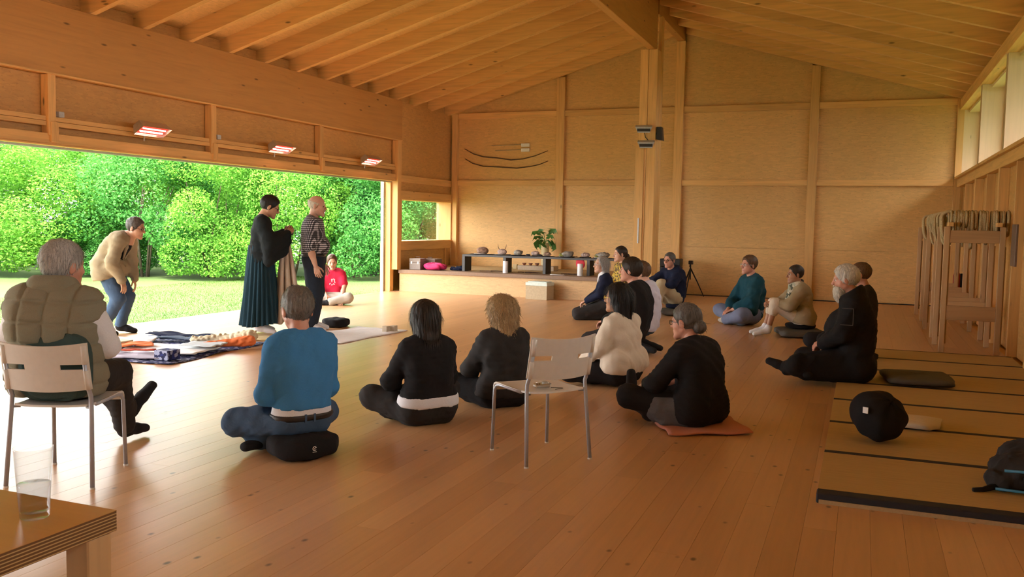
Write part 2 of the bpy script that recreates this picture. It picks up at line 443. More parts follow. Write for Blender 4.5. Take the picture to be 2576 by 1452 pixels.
# ---------------------------------------------------------------- left wall: beam, transom, opening, platform bay
wl = empty('wall_left', kind='structure', label='garden side wall with deep eaves beam and wide opening')
OS = MATS['osb_side']; YJ = 16.62
bx('eaves_beam', (XL - 0.16, YF, 3.17), (XL, YJ, 3.998), MATS['glulam_y'], wl, bevel=0.006)
bx('beam_arris', (XL - 0.02, YF, 3.160), (XL + 0.008, YJ, 3.178), TY, wl)
py = [16.62 - 0.06 - 2.86 * k for k in range(7)]
for k, y in enumerate(py):
    if k == 0: continue
    bx('post', (XL - 0.16, y - 0.055, 2.44), (XL - 0.035, y + 0.055, 3.165), TZ, wl, bevel=0.004)
    bx('post_foot', (XL - 0.15, y - 0.03, 2.36), (XL - 0.02, y + 0.075, 2.60), TZ, wl, bevel=0.004)
ypairs = list(zip(py[1:] + [YF - 0.06], py))
for y0, y1 in ypairs:
    a, b = y0 + 0.058, y1 - 0.058
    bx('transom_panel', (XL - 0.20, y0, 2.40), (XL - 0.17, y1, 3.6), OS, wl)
    bx('transom_rail', (XL - 0.165, a, 2.612), (XL - 0.075, b, 2.668), TY, wl, bevel=0.003)
    bx('transom_rail', (XL - 0.165, a, 2.552), (XL - 0.065, b, 2.608), TY, wl, bevel=0.003)
bx('header', (XL - 0.19, YF, 2.335), (XL - 0.055, YJ - 0.17, 2.462), TY, wl, bevel=0.003)
bx('header_strip', (XL - 0.14, YF, 2.318), (XL - 0.045, YJ - 0.17, 2.334), TY, wl)
bx('door_track', (XL - 0.24, YF, 2.29), (XL - 0.145, YJ - 0.17, 2.317), MATS['grey_metal'], wl)
# end of the opening
bx('jamb_post', (XL - 0.15, YJ - 0.16, 0.462), (XL - 0.01, YJ, 3.165), TZ, wl, bevel=0.004)
bx('door_lining', (XL - 0.28, YJ - 0.21, 0.0), (XL - 0.155, YJ - 0.06, 2.315), TZ, wl, bevel=0.003)
bx('door_edge', (XL - 0.35, YJ - 0.27, -0.02), (XL - 0.285, YJ - 0.215, 2.33), MATS['grey_metal'], wl)
# platform bay
a, b = YJ + 0.002, YB - 0.105
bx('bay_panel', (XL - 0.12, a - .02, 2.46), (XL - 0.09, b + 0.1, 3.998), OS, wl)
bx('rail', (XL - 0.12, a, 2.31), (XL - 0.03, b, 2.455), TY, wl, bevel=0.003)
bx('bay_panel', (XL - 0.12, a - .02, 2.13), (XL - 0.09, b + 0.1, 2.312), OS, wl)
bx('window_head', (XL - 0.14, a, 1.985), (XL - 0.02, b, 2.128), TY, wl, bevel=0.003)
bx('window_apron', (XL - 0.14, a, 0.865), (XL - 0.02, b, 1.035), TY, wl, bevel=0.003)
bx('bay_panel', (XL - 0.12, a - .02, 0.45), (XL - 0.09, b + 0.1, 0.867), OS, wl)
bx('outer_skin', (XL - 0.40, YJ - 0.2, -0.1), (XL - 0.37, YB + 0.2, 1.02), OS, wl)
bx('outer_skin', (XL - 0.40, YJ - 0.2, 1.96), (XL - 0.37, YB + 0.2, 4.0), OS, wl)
bx('end_stud', (XL - 0.12, 18.86, 0.46), (XL - 0.06, 18.90, 0.864), TZ, wl)
w1 = empty('window_1', kind='structure', label='low square window beside the platform with timber reveal')
bx('frame', (XL - 0.40, a, 1.94), (XL - 0.02, b, 1.984), TY, w1)
bx('frame', (XL - 0.40, a, 1.036), (XL - 0.0, b, 1.062), TY, w1)
bx('frame', (XL - 0.40, a, 1.063), (XL - 0.02, a + 0.045, 1.939), TZ, w1)
bx('frame', (XL - 0.40, b - 0.03, 1.063), (XL - 0.02, b, 1.939), TZ, w1)
bx('pane', (XL - 0.355, a + 0.045, 1.063), (XL - 0.345, b - 0.03, 1.939), MATS['pane_glass'], w1)

# ---------------------------------------------------------------- right wall: strand board below a clerestory
wr = empty('wall_right', kind='structure', label='dim side wall of strand board and studs under clerestory windows')
sy = [YB - 0.0] + [16.0 - 2.72 * k for k in range(8)]
sy = [y for y in sy if y > YF] + [YF]
bx('top_plate', (XR - 0.02, YF, 3.80), (XR + 0.13, YB, 3.998), TY, wr, bevel=0.004)
bx('sill_board', (XR - 0.06, YF, 2.475), (XR + 0.42, YB, 2.52), TY, wr, bevel=0.003)
bx('rail', (XR - 0.01, YF, 2.32), (XR + 0.10, YB - 0.1, 2.474), TY, wr, bevel=0.003)
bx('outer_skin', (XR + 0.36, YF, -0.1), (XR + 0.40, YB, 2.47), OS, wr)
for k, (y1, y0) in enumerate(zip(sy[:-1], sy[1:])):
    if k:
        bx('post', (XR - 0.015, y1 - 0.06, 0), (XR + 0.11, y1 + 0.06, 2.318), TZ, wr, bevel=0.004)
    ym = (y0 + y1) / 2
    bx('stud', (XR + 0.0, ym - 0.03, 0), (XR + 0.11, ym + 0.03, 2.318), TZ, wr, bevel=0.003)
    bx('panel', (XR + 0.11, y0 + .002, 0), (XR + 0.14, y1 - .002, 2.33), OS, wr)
    wn = empty('window_%d' % (k + 2), kind='structure', label='clerestory window with deep timber reveal under the plate')
    bx('reveal', (XR + 0.01, y0 + 0.02, 2.521), (XR + 0.40, y0 + 0.09, 3.798), MATS['reveal_lit_z'], wn)
    bx('reveal', (XR + 0.01, y1 - 0.09, 2.521), (XR + 0.40, y1 - 0.02, 3.798), MATS['reveal_lit_z'], wn)
    bx('reveal', (XR + 0.14, y0 + 0.09, 3.75), (XR + 0.40, y1 - 0.09, 3.79), MATS['reveal_lit_y'], wn)
    bx('frame', (XR + 0.33, y0 + 0.09, 2.521), (XR + 0.39, y1 - 0.09, 2.58), TY, wn)
    bx('frame', (XR + 0.33, y0 + 0.09, 3.68), (XR + 0.39, y1 - 0.09, 3.749), TY, wn)
    bx('frame', (XR + 0.33, y0 + 0.091, 2.581), (XR + 0.39, y0 + 0.16, 3.679), TZ, wn)
    bx('frame', (XR + 0.33, y1 - 0.16, 2.581), (XR + 0.39, y1 - 0.091, 3.679), TZ, wn)
    bx('pane', (XR + 0.355, y0 + 0.16, 2.581), (XR + 0.363, y1 - 0.16, 3.679), MATS['pane_glass'], wn)

# ---------------------------------------------------------------- wall behind the viewer
wf = empty('wall_front', kind='structure', label='entrance end wall of the hall')
for x0, x1 in ((XL - 0.2, -6.5), (-6.496, -3.8), (-3.796, -1.1), (-1.096, XR + 0.2)): bx('panel', (x0, YF - 0.06, 0), (x1, YF, 4.0), OB, wf)
MB().prism([(XL - 0.4, 4.0), (XR + 0.4, 4.0), (RX, 5.9)], YF - 0.06, YF, axis=1).build('panel', OB, wf)

# ---------------------------------------------------------------- platform
pf = empty('platform', kind='structure', label='low raised platform of strand board along the back wall')
bx('front_panel', (-9.13, 16.60, 0), (-4.04, 16.63, 0.385), MATS['osb_platform'], pf)
bx('end_panel', (-4.07, 16.632, 0), (-4.04, YB - .01, 0.385), OS, pf)
bx('edge_board', (-9.13, 16.55, 0.386), (-4.02, 16.95, 0.46), MATS['platform_edge'], pf, bevel=0.004)
for k in range(3):
    x0 = -9.10 + k * 1.693
    bx('tatami', (x0 + .004, 16.952, 0.40), (x0 + 1.689, 17.90, 0.458), plain('straw_dim', (0.43, 0.30, 0.13), rough=0.8, nscale=90), pf)
    bx('tatami', (x0 + .004, 17.904, 0.40), (x0 + 1.689, YB - 0.002, 0.458), MATS['straw_dim'], pf)
    bx('tatami_band', (x0 + .004, 17.88, 0.4585), (x0 + 1.689, 17.925, 0.4605), plain('straw_pale', (0.60, 0.46, 0.24), rough=0.8), pf)

# ---------------------------------------------------------------- clothes
for _nm, _c in dict(c_black=(0.013, 0.012, 0.013), c_charcoal=(0.030, 0.027, 0.026), c_navy=(0.012, 0.016, 0.040), c_blue=(0.055, 0.215, 0.46), c_jeans=(0.055, 0.095, 0.16), c_white=(0.72, 0.72, 0.75),
                    c_lilac=(0.62, 0.60, 0.70), c_olive=(0.24, 0.22, 0.155), c_tan=(0.31, 0.25, 0.155), c_khaki=(0.47, 0.38, 0.24), c_teal=(0.012, 0.060, 0.085), c_kimono=(0.014, 0.018, 0.020), c_hakama=(0.018, 0.048, 0.068),
                    c_denim_pale=(0.17, 0.20, 0.30), c_cream=(0.66, 0.56, 0.44), c_red=(0.62, 0.025, 0.070), c_stone=(0.46, 0.42, 0.35), c_beige=(0.33, 0.255, 0.15), c_greyskirt=(0.10, 0.095, 0.10), c_robe=(0.60, 0.50, 0.40),
                    c_darkjean=(0.022, 0.030, 0.045), c_greentrouser=(0.10, 0.085, 0.05), c_greencush=(0.045, 0.075, 0.07), c_greycush=(0.115, 0.105, 0.09), c_pink=(0.55, 0.22, 0.16), c_sock=(0.018, 0.018, 0.020)).items(): cloth(_nm, _c)
patterned('c_floral', [(0.42, 0.25, 0.03), (0.05, 0.035, 0.02), (0.50, 0.36, 0.06), (0.16, 0.09, 0.03)], 38.0)
patterned('c_scarf', [(0.60, 0.55, 0.42), (0.10, 0.11, 0.08), (0.66, 0.62, 0.50), (0.40, 0.40, 0.30)], 30.0)
def _check():
    m, nt, b, out = _new('c_check'); tc = _n(nt, 'ShaderNodeTexCoord'); sp = _n(nt, 'ShaderNodeSeparateXYZ'); nt.links.new(tc.outputs['Object'], sp.inputs[0])
    def lines(sock, freq, off):
        a = _n(nt, 'ShaderNodeMath', operation='MULTIPLY_ADD'); a.inputs[1].default_value = freq; a.inputs[2].default_value = off; nt.links.new(sock, a.inputs[0])
        f = _n(nt, 'ShaderNodeMath', operation='FRACT'); nt.links.new(a.outputs[0], f.inputs[0])
        c = _n(nt, 'ShaderNodeMath', operation='GREATER_THAN'); c.inputs[1].default_value = 0.60; nt.links.new(f.outputs[0], c.inputs[0]); return c.outputs[0]
    s = _n(nt, 'ShaderNodeMath', operation='ADD'); nt.links.new(sp.outputs[0], s.inputs[0]); nt.links.new(sp.outputs[1], s.inputs[1])
    l1, l2 = lines(s.outputs[0], 36.0, 10.0), lines(sp.outputs[2], 38.0, 10.0)
    t = _n(nt, 'ShaderNodeMath', operation='ADD'); nt.links.new(l1, t.inputs[0]); nt.links.new(l2, t.inputs[1])
    h = _n(nt, 'ShaderNodeMath', operation='MULTIPLY'); h.inputs[1].default_value = 0.5; nt.links.new(t.outputs[0], h.inputs[0])
    nt.links.new(_ramp(nt, h.outputs[0], [(0.0, (0.012, 0.012, 0.016)), (0.5, (0.13, 0.13, 0.15)), (1.0, (0.70, 0.70, 0.74))]), b.inputs['Base Color']); b.inputs['Roughness'].default_value = 0.9
_check()
plain('belt_leather', (0.020, 0.014, 0.011), rough=0.5); plain('wire_dark', (0.03, 0.028, 0.03), rough=0.3, metal=.6); plain('wire_silver', (0.55, 0.55, 0.55), rough=0.3, metal=.9); plain('yellow_plastic', (0.85, 0.62, 0.05), rough=0.35)
plain('white_plastic', (0.74, 0.72, 0.70), rough=0.45, var=.02)


# ---------------------------------------------------------------- figures: smooth surfaces grown around posed joints
def _smin(a, b, k):
    h = np.clip(0.5 + 0.5 * (b - a) / k, 0, 1)
    return b + (a - b) * h - k * h * (1 - h)
class Field:
    """distance field on a grid; shapes are blended in, then skinned with quads"""
    def __init__(s, lo, hi, h):
        s.h = h; s.lo = np.asarray(lo, float) - 2 * h; n = np.ceil((np.asarray(hi, float) + 2 * h - s.lo) / h).astype(int) + 1
        s.n = n; s.ax = [(s.lo[i] + h * np.arange(n[i])).astype(np.float32) for i in range(3)]
        s.d = np.full(n, 0.3, np.float32)
    def xyz(s, sl=(slice(None),) * 3):
        return np.meshgrid(s.ax[0][sl[0]], s.ax[1][sl[1]], s.ax[2][sl[2]], indexing='ij', sparse=True)
    def window(s, lo, hi):
        r = []
        for i in range(3):
            a = int(max(0, math.floor((lo[i] - s.lo[i]) / s.h))); b = int(min(s.n[i], math.ceil((hi[i] - s.lo[i]) / s.h) + 1))
            if b <= a: return None
            r.append(slice(a, b))
        return tuple(r)
    def blend(s, prim, k=0.03, g=0.0):
        m = max(k, 0.02) + 0.03
        if prim[0] == 'c':
            _, a, b, ra, rb = prim; a = np.asarray(a, float); b = np.asarray(b, float); R = max(ra, rb) + g + m
            sl = s.window(np.minimum(a, b) - R, np.maximum(a, b) + R)
            if sl is None: return
            X, Y, Z = s.xyz(sl); ab = b - a; L2 = max(float(ab @ ab), 1e-9)
            px, py, pz = X - a[0], Y - a[1], Z - a[2]
            t = np.clip((px * ab[0] + py * ab[1] + pz * ab[2]) / L2, 0, 1)
            d = np.sqrt((px - t * ab[0]) ** 2 + (py - t * ab[1]) ** 2 + (pz - t * ab[2]) ** 2) - (ra + (rb - ra) * t) - g
        else:
            _, c, rad, M = prim; c = np.asarray(c, float); rad = np.asarray(rad, float) + g; R = float(rad.max()) + m
            sl = s.window(c - R, c + R)
            if sl is None: return
            X, Y, Z = s.xyz(sl); px, py, pz = X - c[0], Y - c[1], Z - c[2]
            if M is not None:
                px, py, pz = (M[0][0] * px + M[1][0] * py + M[2][0] * pz, M[0][1] * px + M[1][1] * py + M[2][1] * pz, M[0][2] * px + M[1][2] * py + M[2][2] * pz)
            k0 = np.sqrt((px / rad[0]) ** 2 + (py / rad[1]) ** 2 + (pz / rad[2]) ** 2)
            k1 = np.sqrt((px / rad[0] ** 2) ** 2 + (py / rad[1] ** 2) ** 2 + (pz / rad[2] ** 2) ** 2) + 1e-6
            d = k0 * (k0 - 1) / k1
        s.d[sl] = _smin(s.d[sl], d.astype(np.float32), k)
    def carve(s, prim, k=0.008):
        t = Field.__new__(Field); t.h = s.h; t.lo = s.lo; t.n = s.n; t.ax = s.ax; t.d = np.full(s.n, 0.3, np.float32)
        t.blend(prim, 0.001); s.d = -_smin(-s.d, t.d, k)
    def cut(s, p, n, rad=None, k=0.0):
        """keep the side of the plane through p that n points away from; rad limits the cut to the trunk"""
        X, Y, Z = s.xyz(); e = (X - p[0]) * n[0] + (Y - p[1]) * n[1] + (Z - p[2]) * n[2]
        if rad: e = np.where(((X - p[0]) / rad[0]) ** 2 + ((Y - p[1]) / rad[1]) ** 2 < 1, e, -1.0)
        s.d = np.maximum(s.d, e) if not k else -_smin(-s.d, -e, k)
    def skin(s):
        d = s.d; ins = d < 0; nx, ny, nz = d.shape
        cnt = np.zeros((nx - 1, ny - 1, nz - 1), np.int8)
        for i in (0, 1):
            for j in (0, 1):
                for k in (0, 1): cnt += ins[i:nx - 1 + i, j:ny - 1 + j, k:nz - 1 + k]
        act = (cnt > 0) & (cnt < 8); I = np.argwhere(act); idx = np.full(act.shape, -1, np.int32); idx[act] = np.arange(len(I))
        acc = np.zeros((len(I), 3), np.float32); w = np.zeros(len(I), np.float32)
        C = [(i, j, k) for i in (0, 1) for j in (0, 1) for k in (0, 1)]
        val = {c: d[I[:, 0] + c[0], I[:, 1] + c[1], I[:, 2] + c[2]] for c in C}
        for c in C:
            for a in range(3):
                if c[a] == 0:
                    e = list(c); e[a] = 1; e = tuple(e); va, vb = val[c], val[e]; x = (va < 0) != (vb < 0)
                    t = np.where(x, va / np.where(x, va - vb, 1), 0); p = np.tile(np.array(c, np.float32), (len(I), 1)); p[:, a] = t
                    acc[x] += p[x]; w[x] += 1
        V = (I + acc / w[:, None]) * s.h + s.lo
        F = []
        for a in range(3):
            b, c = (a + 1) % 3, (a + 2) % 3
            sa = [slice(None)] * 3; sb = [slice(None)] * 3; sa[a] = slice(0, -1); sb[a] = slice(1, None)
            A, B = ins[tuple(sa)], ins[tuple(sb)]; E = np.argwhere(A != B)
            ok = (E[:, b] > 0) & (E[:, c] > 0) & (E[:, b] < d.shape[b] - 1) & (E[:, c] < d.shape[c] - 1); E = E[ok]
            if not len(E): continue
            fl = A[E[:, 0], E[:, 1], E[:, 2]]
            q = []
            for ob, oc in ((-1, -1), (0, -1), (0, 0), (-1, 0)):
                e = E.copy(); e[:, b] += ob; e[:, c] += oc; q.append(idx[e[:, 0], e[:, 1], e[:, 2]])
            Q = np.stack(q, 1); Q[~fl] = Q[~fl][:, ::-1]; F.append(Q)
        return V.astype(np.float32), np.concatenate(F)
def prim_bounds(prims, g):
    lo = np.full(3, 9e9); hi = -lo
    for p in prims:
        if p[0] == 'c': a, b, R = np.asarray(p[1], float), np.asarray(p[2], float), max(p[3], p[4]) + g
        else: a = b = np.asarray(p[1], float); R = max(p[2]) + g
        lo = np.minimum(lo, np.minimum(a, b) - R); hi = np.maximum(hi, np.maximum(a, b) + R)
    return lo, hi
def grow(prims, h, k=0.03, g=0.0, cuts=(), folds=0.0, fscale=1.0, seed=0, kcut=0.0, extra=None):
    lo, hi = prim_bounds(prims, g + 0.012); f = Field(lo, hi, h)
    for p in prims: f.blend(p, k, g)
    if extra: extra(f)
    if folds:
        X, Y, Z = f.xyz(); r = np.random.default_rng(seed); n = 0
        for i in range(5):
            w = r.normal(size=3) * (22 + 16 * i) * fscale; w[2] *= 1.7; ph = r.uniform(0, 6.28)
            n = n + np.sin(X * w[0] + Y * w[1] + Z * w[2] + ph + 1.4 * np.sin(X * w[1] * .5 + Z * w[0] * .4 + ph)) / (1 + 0.45 * i)
        near = np.abs(f.d) < 0.06; f.d = np.where(near, f.d + (folds * 0.5 * n).astype(np.float32), f.d)
    for c in cuts: f.cut(*c, k=kcut)
    return f.skin()
def vnormals(V, F):
    a = V[F[:, 2]] - V[F[:, 0]]; b = V[F[:, 3]] - V[F[:, 1]]; n = np.cross(a, b); N = np.zeros_like(V)
    for i in range(4): np.add.at(N, F[:, i], n)
    return N / (np.linalg.norm(N, axis=1, keepdims=True) + 1e-9)
def A3(*p): return np.array(p, float)
def lerp(a, b, t): return np.asarray(a, float) * (1 - t) + np.asarray(b, float) * t
def unit(v): v = np.asarray(v, float); return v / (np.linalg.norm(v) + 1e-9)
def rot_head(yaw, pitch, roll=0):
    """yaw: to the own left, pitch: looking down positive"""
    M = Matrix.Rotation(math.radians(yaw), 3, 'Z') @ Matrix.Rotation(math.radians(-pitch), 3, 'X') @ Matrix.Rotation(math.radians(roll), 3, 'Y')
    return np.array(M)

def head_mesh(h=0.006, fem=False, jowl=0.0):
    f = Field((-0.10, -0.13, -0.20), (0.10, 0.13, 0.135), h); k = 0.022
    j = 0.92 if fem else 1.0
    f.blend(('e', (0, -0.014, 0.036), (0.0745, 0.096, 0.086), None), k)
    f.blend(('e', (0, 0.028, -0.028), (0.060 * j, 0.062, 0.084), None), k)
    for s in (-1, 1):
        f.blend(('c', (s * 0.048 * j, 0.0, -0.052), (s * 0.012, 0.071, -0.098), 0.021 + jowl, 0.018), k)
        f.blend(('c', (s * 0.036, 0.056, -0.022), (s * 0.046, 0.036, -0.03), 0.023, 0.024), k)
        f.blend(('c', (s * 0.016, 0.082, 0.024), (s * 0.045, 0.066, 0.022), 0.0105, 0.010), 0.014)
    f.blend(('e', (0, 0.079, -0.099), (0.018, 0.016, 0.016), None), 0.018)
    for s in (-1, 1): f.carve(('e', (s * 0.032, 0.096, 0.004), (0.017, 0.018, 0.011), None), 0.012)
    f.blend(('c', (0, 0.088, 0.014), (0, 0.109, -0.026), 0.0075, 0.0115), 0.012)
    for s in (-1, 1): f.blend(('e', (s * 0.0115, 0.099, -0.030), (0.009, 0.010, 0.008), None), 0.008)
    f.blend(('c', (-0.017, 0.084, -0.058), (0.017, 0.084, -0.058), 0.0085, 0.0085), 0.010)
    f.blend(('c', (-0.014, 0.083, -0.071), (0.014, 0.083, -0.071), 0.0088, 0.0088), 0.008)
    f.carve(('c', (-0.020, 0.098, -0.0645), (0.020, 0.098, -0.0645), 0.0042, 0.0042), 0.006)
    f.blend(('c', (0, -0.028, -0.06), (0, -0.05, -0.185), 0.050 * j, 0.056 * j), 0.03)
    for s in (-1, 1):
        M = np.array(Matrix.Rotation(s * -0.35, 3, 'Z') @ Matrix.Rotation(-0.22, 3, 'X'))
        f.blend(('e', (s * 0.0800, -0.014, -0.008), (0.0085, 0.019, 0.032), M), 0.007)
        f.carve(('e', (s * 0.0905, -0.008, -0.004), (0.006, 0.010, 0.018), M), 0.004)
    V, F = f.skin()
    c = V[F].mean(1); mi = np.zeros(len(F), int)
    lip = (np.abs(c[:, 0]) < 0.022) & (c[:, 1] > 0.083) & (c[:, 2] < -0.052) & (c[:, 2] > -0.077)
    mi[lip] = 1
    # eyes
    EV, EF, EM = [], [], []
    for s in (-1, 1):
        cc = A3(s * 0.032, 0.0715, 0.004); o = len(EV) ; n, m = 10, 6; vs = []
        for i in range(m + 1):
            th = math.pi * i / m
            for kk in range(n):
                ph = 2 * math.pi * kk / n; vs.append(cc + 0.0125 * A3(math.sin(th) * math.cos(ph), math.cos(th), math.sin(th) * math.sin(ph)))
        base = len(EV); EV += vs
        for i in range(m):
            for kk in range(n):
                EF.append((base + i * n + kk, base + (i + 1) * n + kk, base + (i + 1) * n + (kk + 1) % n, base + i * n + (kk + 1) % n)); EM.append(3 if i < 2 else 2)
    EV = np.array(EV, np.float32); EF = np.array(EF) + len(V)
    # brows
    b = MB()
    for s in (-1, 1):
        b.tube([(s * 0.014, 0.0905, 0.021), (s * 0.03, 0.0865, 0.0275), (s * 0.047, 0.071, 0.024)], [0.003, 0.0036, 0.0022], n=4, cap=False)
    BV = np.array(b.v, np.float32); BF = np.array(b.f) + len(V) + len(EV)
    return np.concatenate([V, EV, BV]), np.concatenate([F, EF, BF]), np.concatenate([mi, EM, np.full(len(BF), 4)])
_HEAD = {}
def get_head(fem, fine):
    key = (fem, fine)
    if key not in _HEAD: _HEAD[key] = head_mesh(0.0054 if fine else 0.0068, fem)
    return _HEAD[key]

def hand_mesh(wrist, d, palm, side, curl=0.5, h=0.005, sc=1.0, spread=0.1, fore=None):
    """five separate fingers; d: towards the fingers, palm: out of the palm, side +1 right hand"""
    d = unit(d); palm = unit(np.asarray(palm) - d * (np.asarray(palm) @ d)); t = np.cross(d, palm) * side   # t: towards the thumb
    w = np.asarray(wrist, float); P = []
    off = [0.031, 0.0105, -0.0105, -0.031]; ln = [(0.043, 0.026, 0.021), (0.047, 0.030, 0.022), (0.043, 0.028, 0.021), (0.034, 0.021, 0.018)]
    kn = []
    for i, o in enumerate(off):
        kp = w + (d * (0.088 - 0.006 * abs(i - 1)) + t * o) * sc; kn.append(kp)
        P.append(('c', w + (d * 0.012 + t * o * 0.55) * sc, kp, 0.0145 * sc, 0.0115 * sc))
    P.append(('c', w - d * 0.02 * sc, w + d * 0.03 * sc, 0.022 * sc, 0.02 * sc))
    for i, kp in enumerate(kn):
        a = 0.35 * curl; p = kp
        for q, L in enumerate(ln[i]):
            a += (0.55, 0.95, 0.6)[q] * curl; dd = d * math.cos(a) + palm * math.sin(a) + t * spread * off[i] / 0.03 * math.cos(a)
            e = p + unit(dd) * L * sc; P.append(('c', p, e, (0.0098, 0.0088, 0.0080)[q] * sc, (0.0088, 0.0080, 0.0066)[q] * sc)); p = e
    tb = w + (d * 0.022 + t * 0.024 + palm * 0.008) * sc; t1 = tb + unit(d * 0.62 + t * 0.70 + palm * 0.30) * 0.042 * sc
    t2 = t1 + unit(d * 0.85 + t * 0.30 + palm * (0.30 + 0.4 * curl)) * 0.032 * sc; t3 = t2 + unit(d * 0.9 + palm * (0.4 + 0.5 * curl)) * 0.024 * sc
    P += [('c', tb, t1, 0.016 * sc, 0.0115 * sc), ('c', t1, t2, 0.0108 * sc, 0.0098 * sc), ('c', t2, t3, 0.0096 * sc, 0.0072 * sc)]
    if fore is not None: P.append(('c', w, fore, 0.025 * sc, 0.038 * sc))
    return grow(P, h, k=0.006)

def chain_shape(pts, radii):
    return [('c', pts[i], pts[i + 1], radii[i], radii[i + 1]) for i in range(len(pts) - 1)]

class Figure:
    """a posed person in own frame: facing +Y, own right hand on +X"""
    def __init__(s, name_label, loc, face, scale=1.0, J=None, fem=False, fat=1.0, skin_col='skin_fair', head=(0, 0, 0), fine=False, sw=1.0, hs=1.07):
        s.root = empty('person', loc, az(face), label=name_label, cat='person'); s.root.scale = (scale,) * 3
        s.J = {k: np.array(v, float) for k, v in J.items()}
        for S in 'LR':
            s.J['sh' + S][0] *= .87; s.J['el' + S][0] *= .88; s.J['sh' + S][2] -= .022
        s.J['hd'] = s.J['hd'] + unit(s.J['hd'] - s.J['nk']) * .018; s.fem = fem; s.fat = fat; s.skin = skin_col; s.headrot = rot_head(*head); s.fine = fine; s.sw = sw; s.hs = hs
        s.bv, s.bf, s.bm = [], [], []; s.nb = 0; s.hm = 1.0 if math.hypot(loc[0], loc[1]) < 9.0 else 1.32; s.seed = hash(name_label) % 1000
        s.seed = sum(ord(c) for c in name_label) % 997; s.cross = s.J['knL'][0] < -.25 and s.J['anL'][0] > -.15 and s.J['pel'][2] < .4
    def torso(s, g=0.0):
        J = s.J; P = []; p0, p1, p2 = J['pel'], J['mid'], J['nk']; hipax = unit(J['hipR'] - J['hipL']); shax = unit(J['shR'] - J['shL'])
        if s.fem: hw = [.092, .088, .058, .058, .070, .082, .070]; rr = [.108, .102, .088, .088, .092, .082, .062]
        else: hw = [.078, .072, .066, .072, .088, .098, .088]; rr = [.106, .102, .098, .102, .106, .096, .070]
        for i in range(7):
            t = i / 6.0; c = (1 - t) ** 2 * p0 + 2 * t * (1 - t) * (2 * p1 - 0.5 * (p0 + p2)) + t * t * p2
            if i == 6: c = lerp(c, (J['shL'] + J['shR']) / 2, 0.5)
            ax = unit(lerp(hipax, shax, t)); f = 1 + (s.fat - 1) * (0.6 + 0.4 * math.sin(math.pi * min(1, t * 1.2))) if t < 0.8 else 1 + (s.fat - 1) * .45
            w = hw[i] * (s.sw if t > .5 else 1) * (1 + (f - 1) * .7); P.append(('c', c - ax * w, c + ax * w, rr[i] * f, rr[i] * f))
        for S in 'LR': P.append(('c', J['nk'] - A3(0, 0, .022), J['sh' + S], 0.048, 0.050))
        return P
    def arm(s, S, t=2.0, r=1.0):
        """t: 0..1 upper arm, 1..2 forearm"""
        J = s.J; a, b, c = J['sh' + S], J['el' + S], J['wr' + S]; f = r * (0.9 if s.fem else 1.0)
        if t <= 1: return [('c', a, lerp(a, b, t), .053 * f, .049 * f)]
        return [('c', a, b, .053 * f, .045 * f), ('c', b, lerp(b, c, t - 1), .045 * f, (.045 + (.031 - .045) * (t - 1)) * f)]
    def leg(s, S, t=2.0, r=1.0):
        J = s.J; a, b, c = J['hip' + S], J['kn' + S], J['an' + S]; f = r * (1.02 if s.fem else 1.0)
        if t <= 1: return [('c', a, lerp(a, b, t), .092 * f, .072 * f)]
        return [('c', a, b, .092 * f, .064 * f), ('c', b, lerp(b, c, min(t, 2.0) - 1), .062 * f, (.062 + (.043 - .062) * (t - 1)) * f)]
    def foot(s, S, r=1.0):
        J = s.J; a, to = J['an' + S], J['to' + S]; d = unit(to - a); up = A3(0, 0, 1) - d * d[2]
        sd = unit(np.cross(d, A3(0, 0, 1)) if abs(d[2]) < .9 else A3(1, 0, 0)); m = lerp(a, to, .55)
        return [('c', a, lerp(a, to, .15), .042 * r, .038 * r), ('c', a, m, .040 * r, .030 * r), ('c', m - sd * .015, to - sd * .014, .027 * r, .019 * r), ('c', m + sd * .015, to + sd * .012, .027 * r, .021 * r)]
    def add_body(s, V, F, mi=None):
        s.bv.append(V); s.bf.append(F + s.nb); s.bm.append(np.zeros(len(F), int) if mi is None else mi); s.nb += len(V)
    def body(s, hands=True, curl=(0.5, 0.5), palm=None, handdir=None, bare_arm=0.0, bare_leg=0.0, feet=False, hand_h=0.0055):
        J = s.J; hand_h *= (1 + (s.hm - 1) * .5)
        P = s.torso() + sum((s.arm(S, 2, .8) + s.leg(S, 2, .8) + s.foot(S, .8) for S in 'LR'), [])
        V, F = grow(P, 0.024, k=0.035, g=-0.014); s.add_body(V, F)
        # head and neck
        V, F, mi = get_head(s.fem, s.fine); s.add_body((V * s.hs) @ s.headrot.T.astype(np.float32) + J['hd'].astype(np.float32), F, mi)
        V, F = grow([('c', J['hd'] + s.headrot @ A3(0, -.03, -.07) * s.hs, J['nk'] + A3(0, 0, .0), .049 if s.fem else .054, .062)], 0.010); s.add_body(V, F)
        if bare_arm:
            for S in 'LR':
                a = lerp(J['sh' + S], J['el' + S], 1 - bare_arm) if bare_arm <= 1 else J['sh' + S]; f = .9 if s.fem else 1.0
                V, F = grow([('c', a, J['el' + S], .046 * f, .041 * f), ('c', J['el' + S], lerp(J['el' + S], J['wr' + S], .4), .041 * f, .043 * f), ('c', lerp(J['el' + S], J['wr' + S], .4), J['wr' + S], .043 * f, .027 * f)], 0.009, k=.02); s.add_body(V, F)
        if bare_leg:
            for S in 'LR':
                V, F = grow([('c', lerp(J['kn' + S], J['an' + S], 1 - bare_leg), J['an' + S], .05, .036)] + s.foot(S), 0.010, k=.02); s.add_body(V, F)
        elif feet:
            for S in 'LR':
                V, F = grow(s.foot(S), 0.009, k=.02); s.add_body(V, F)
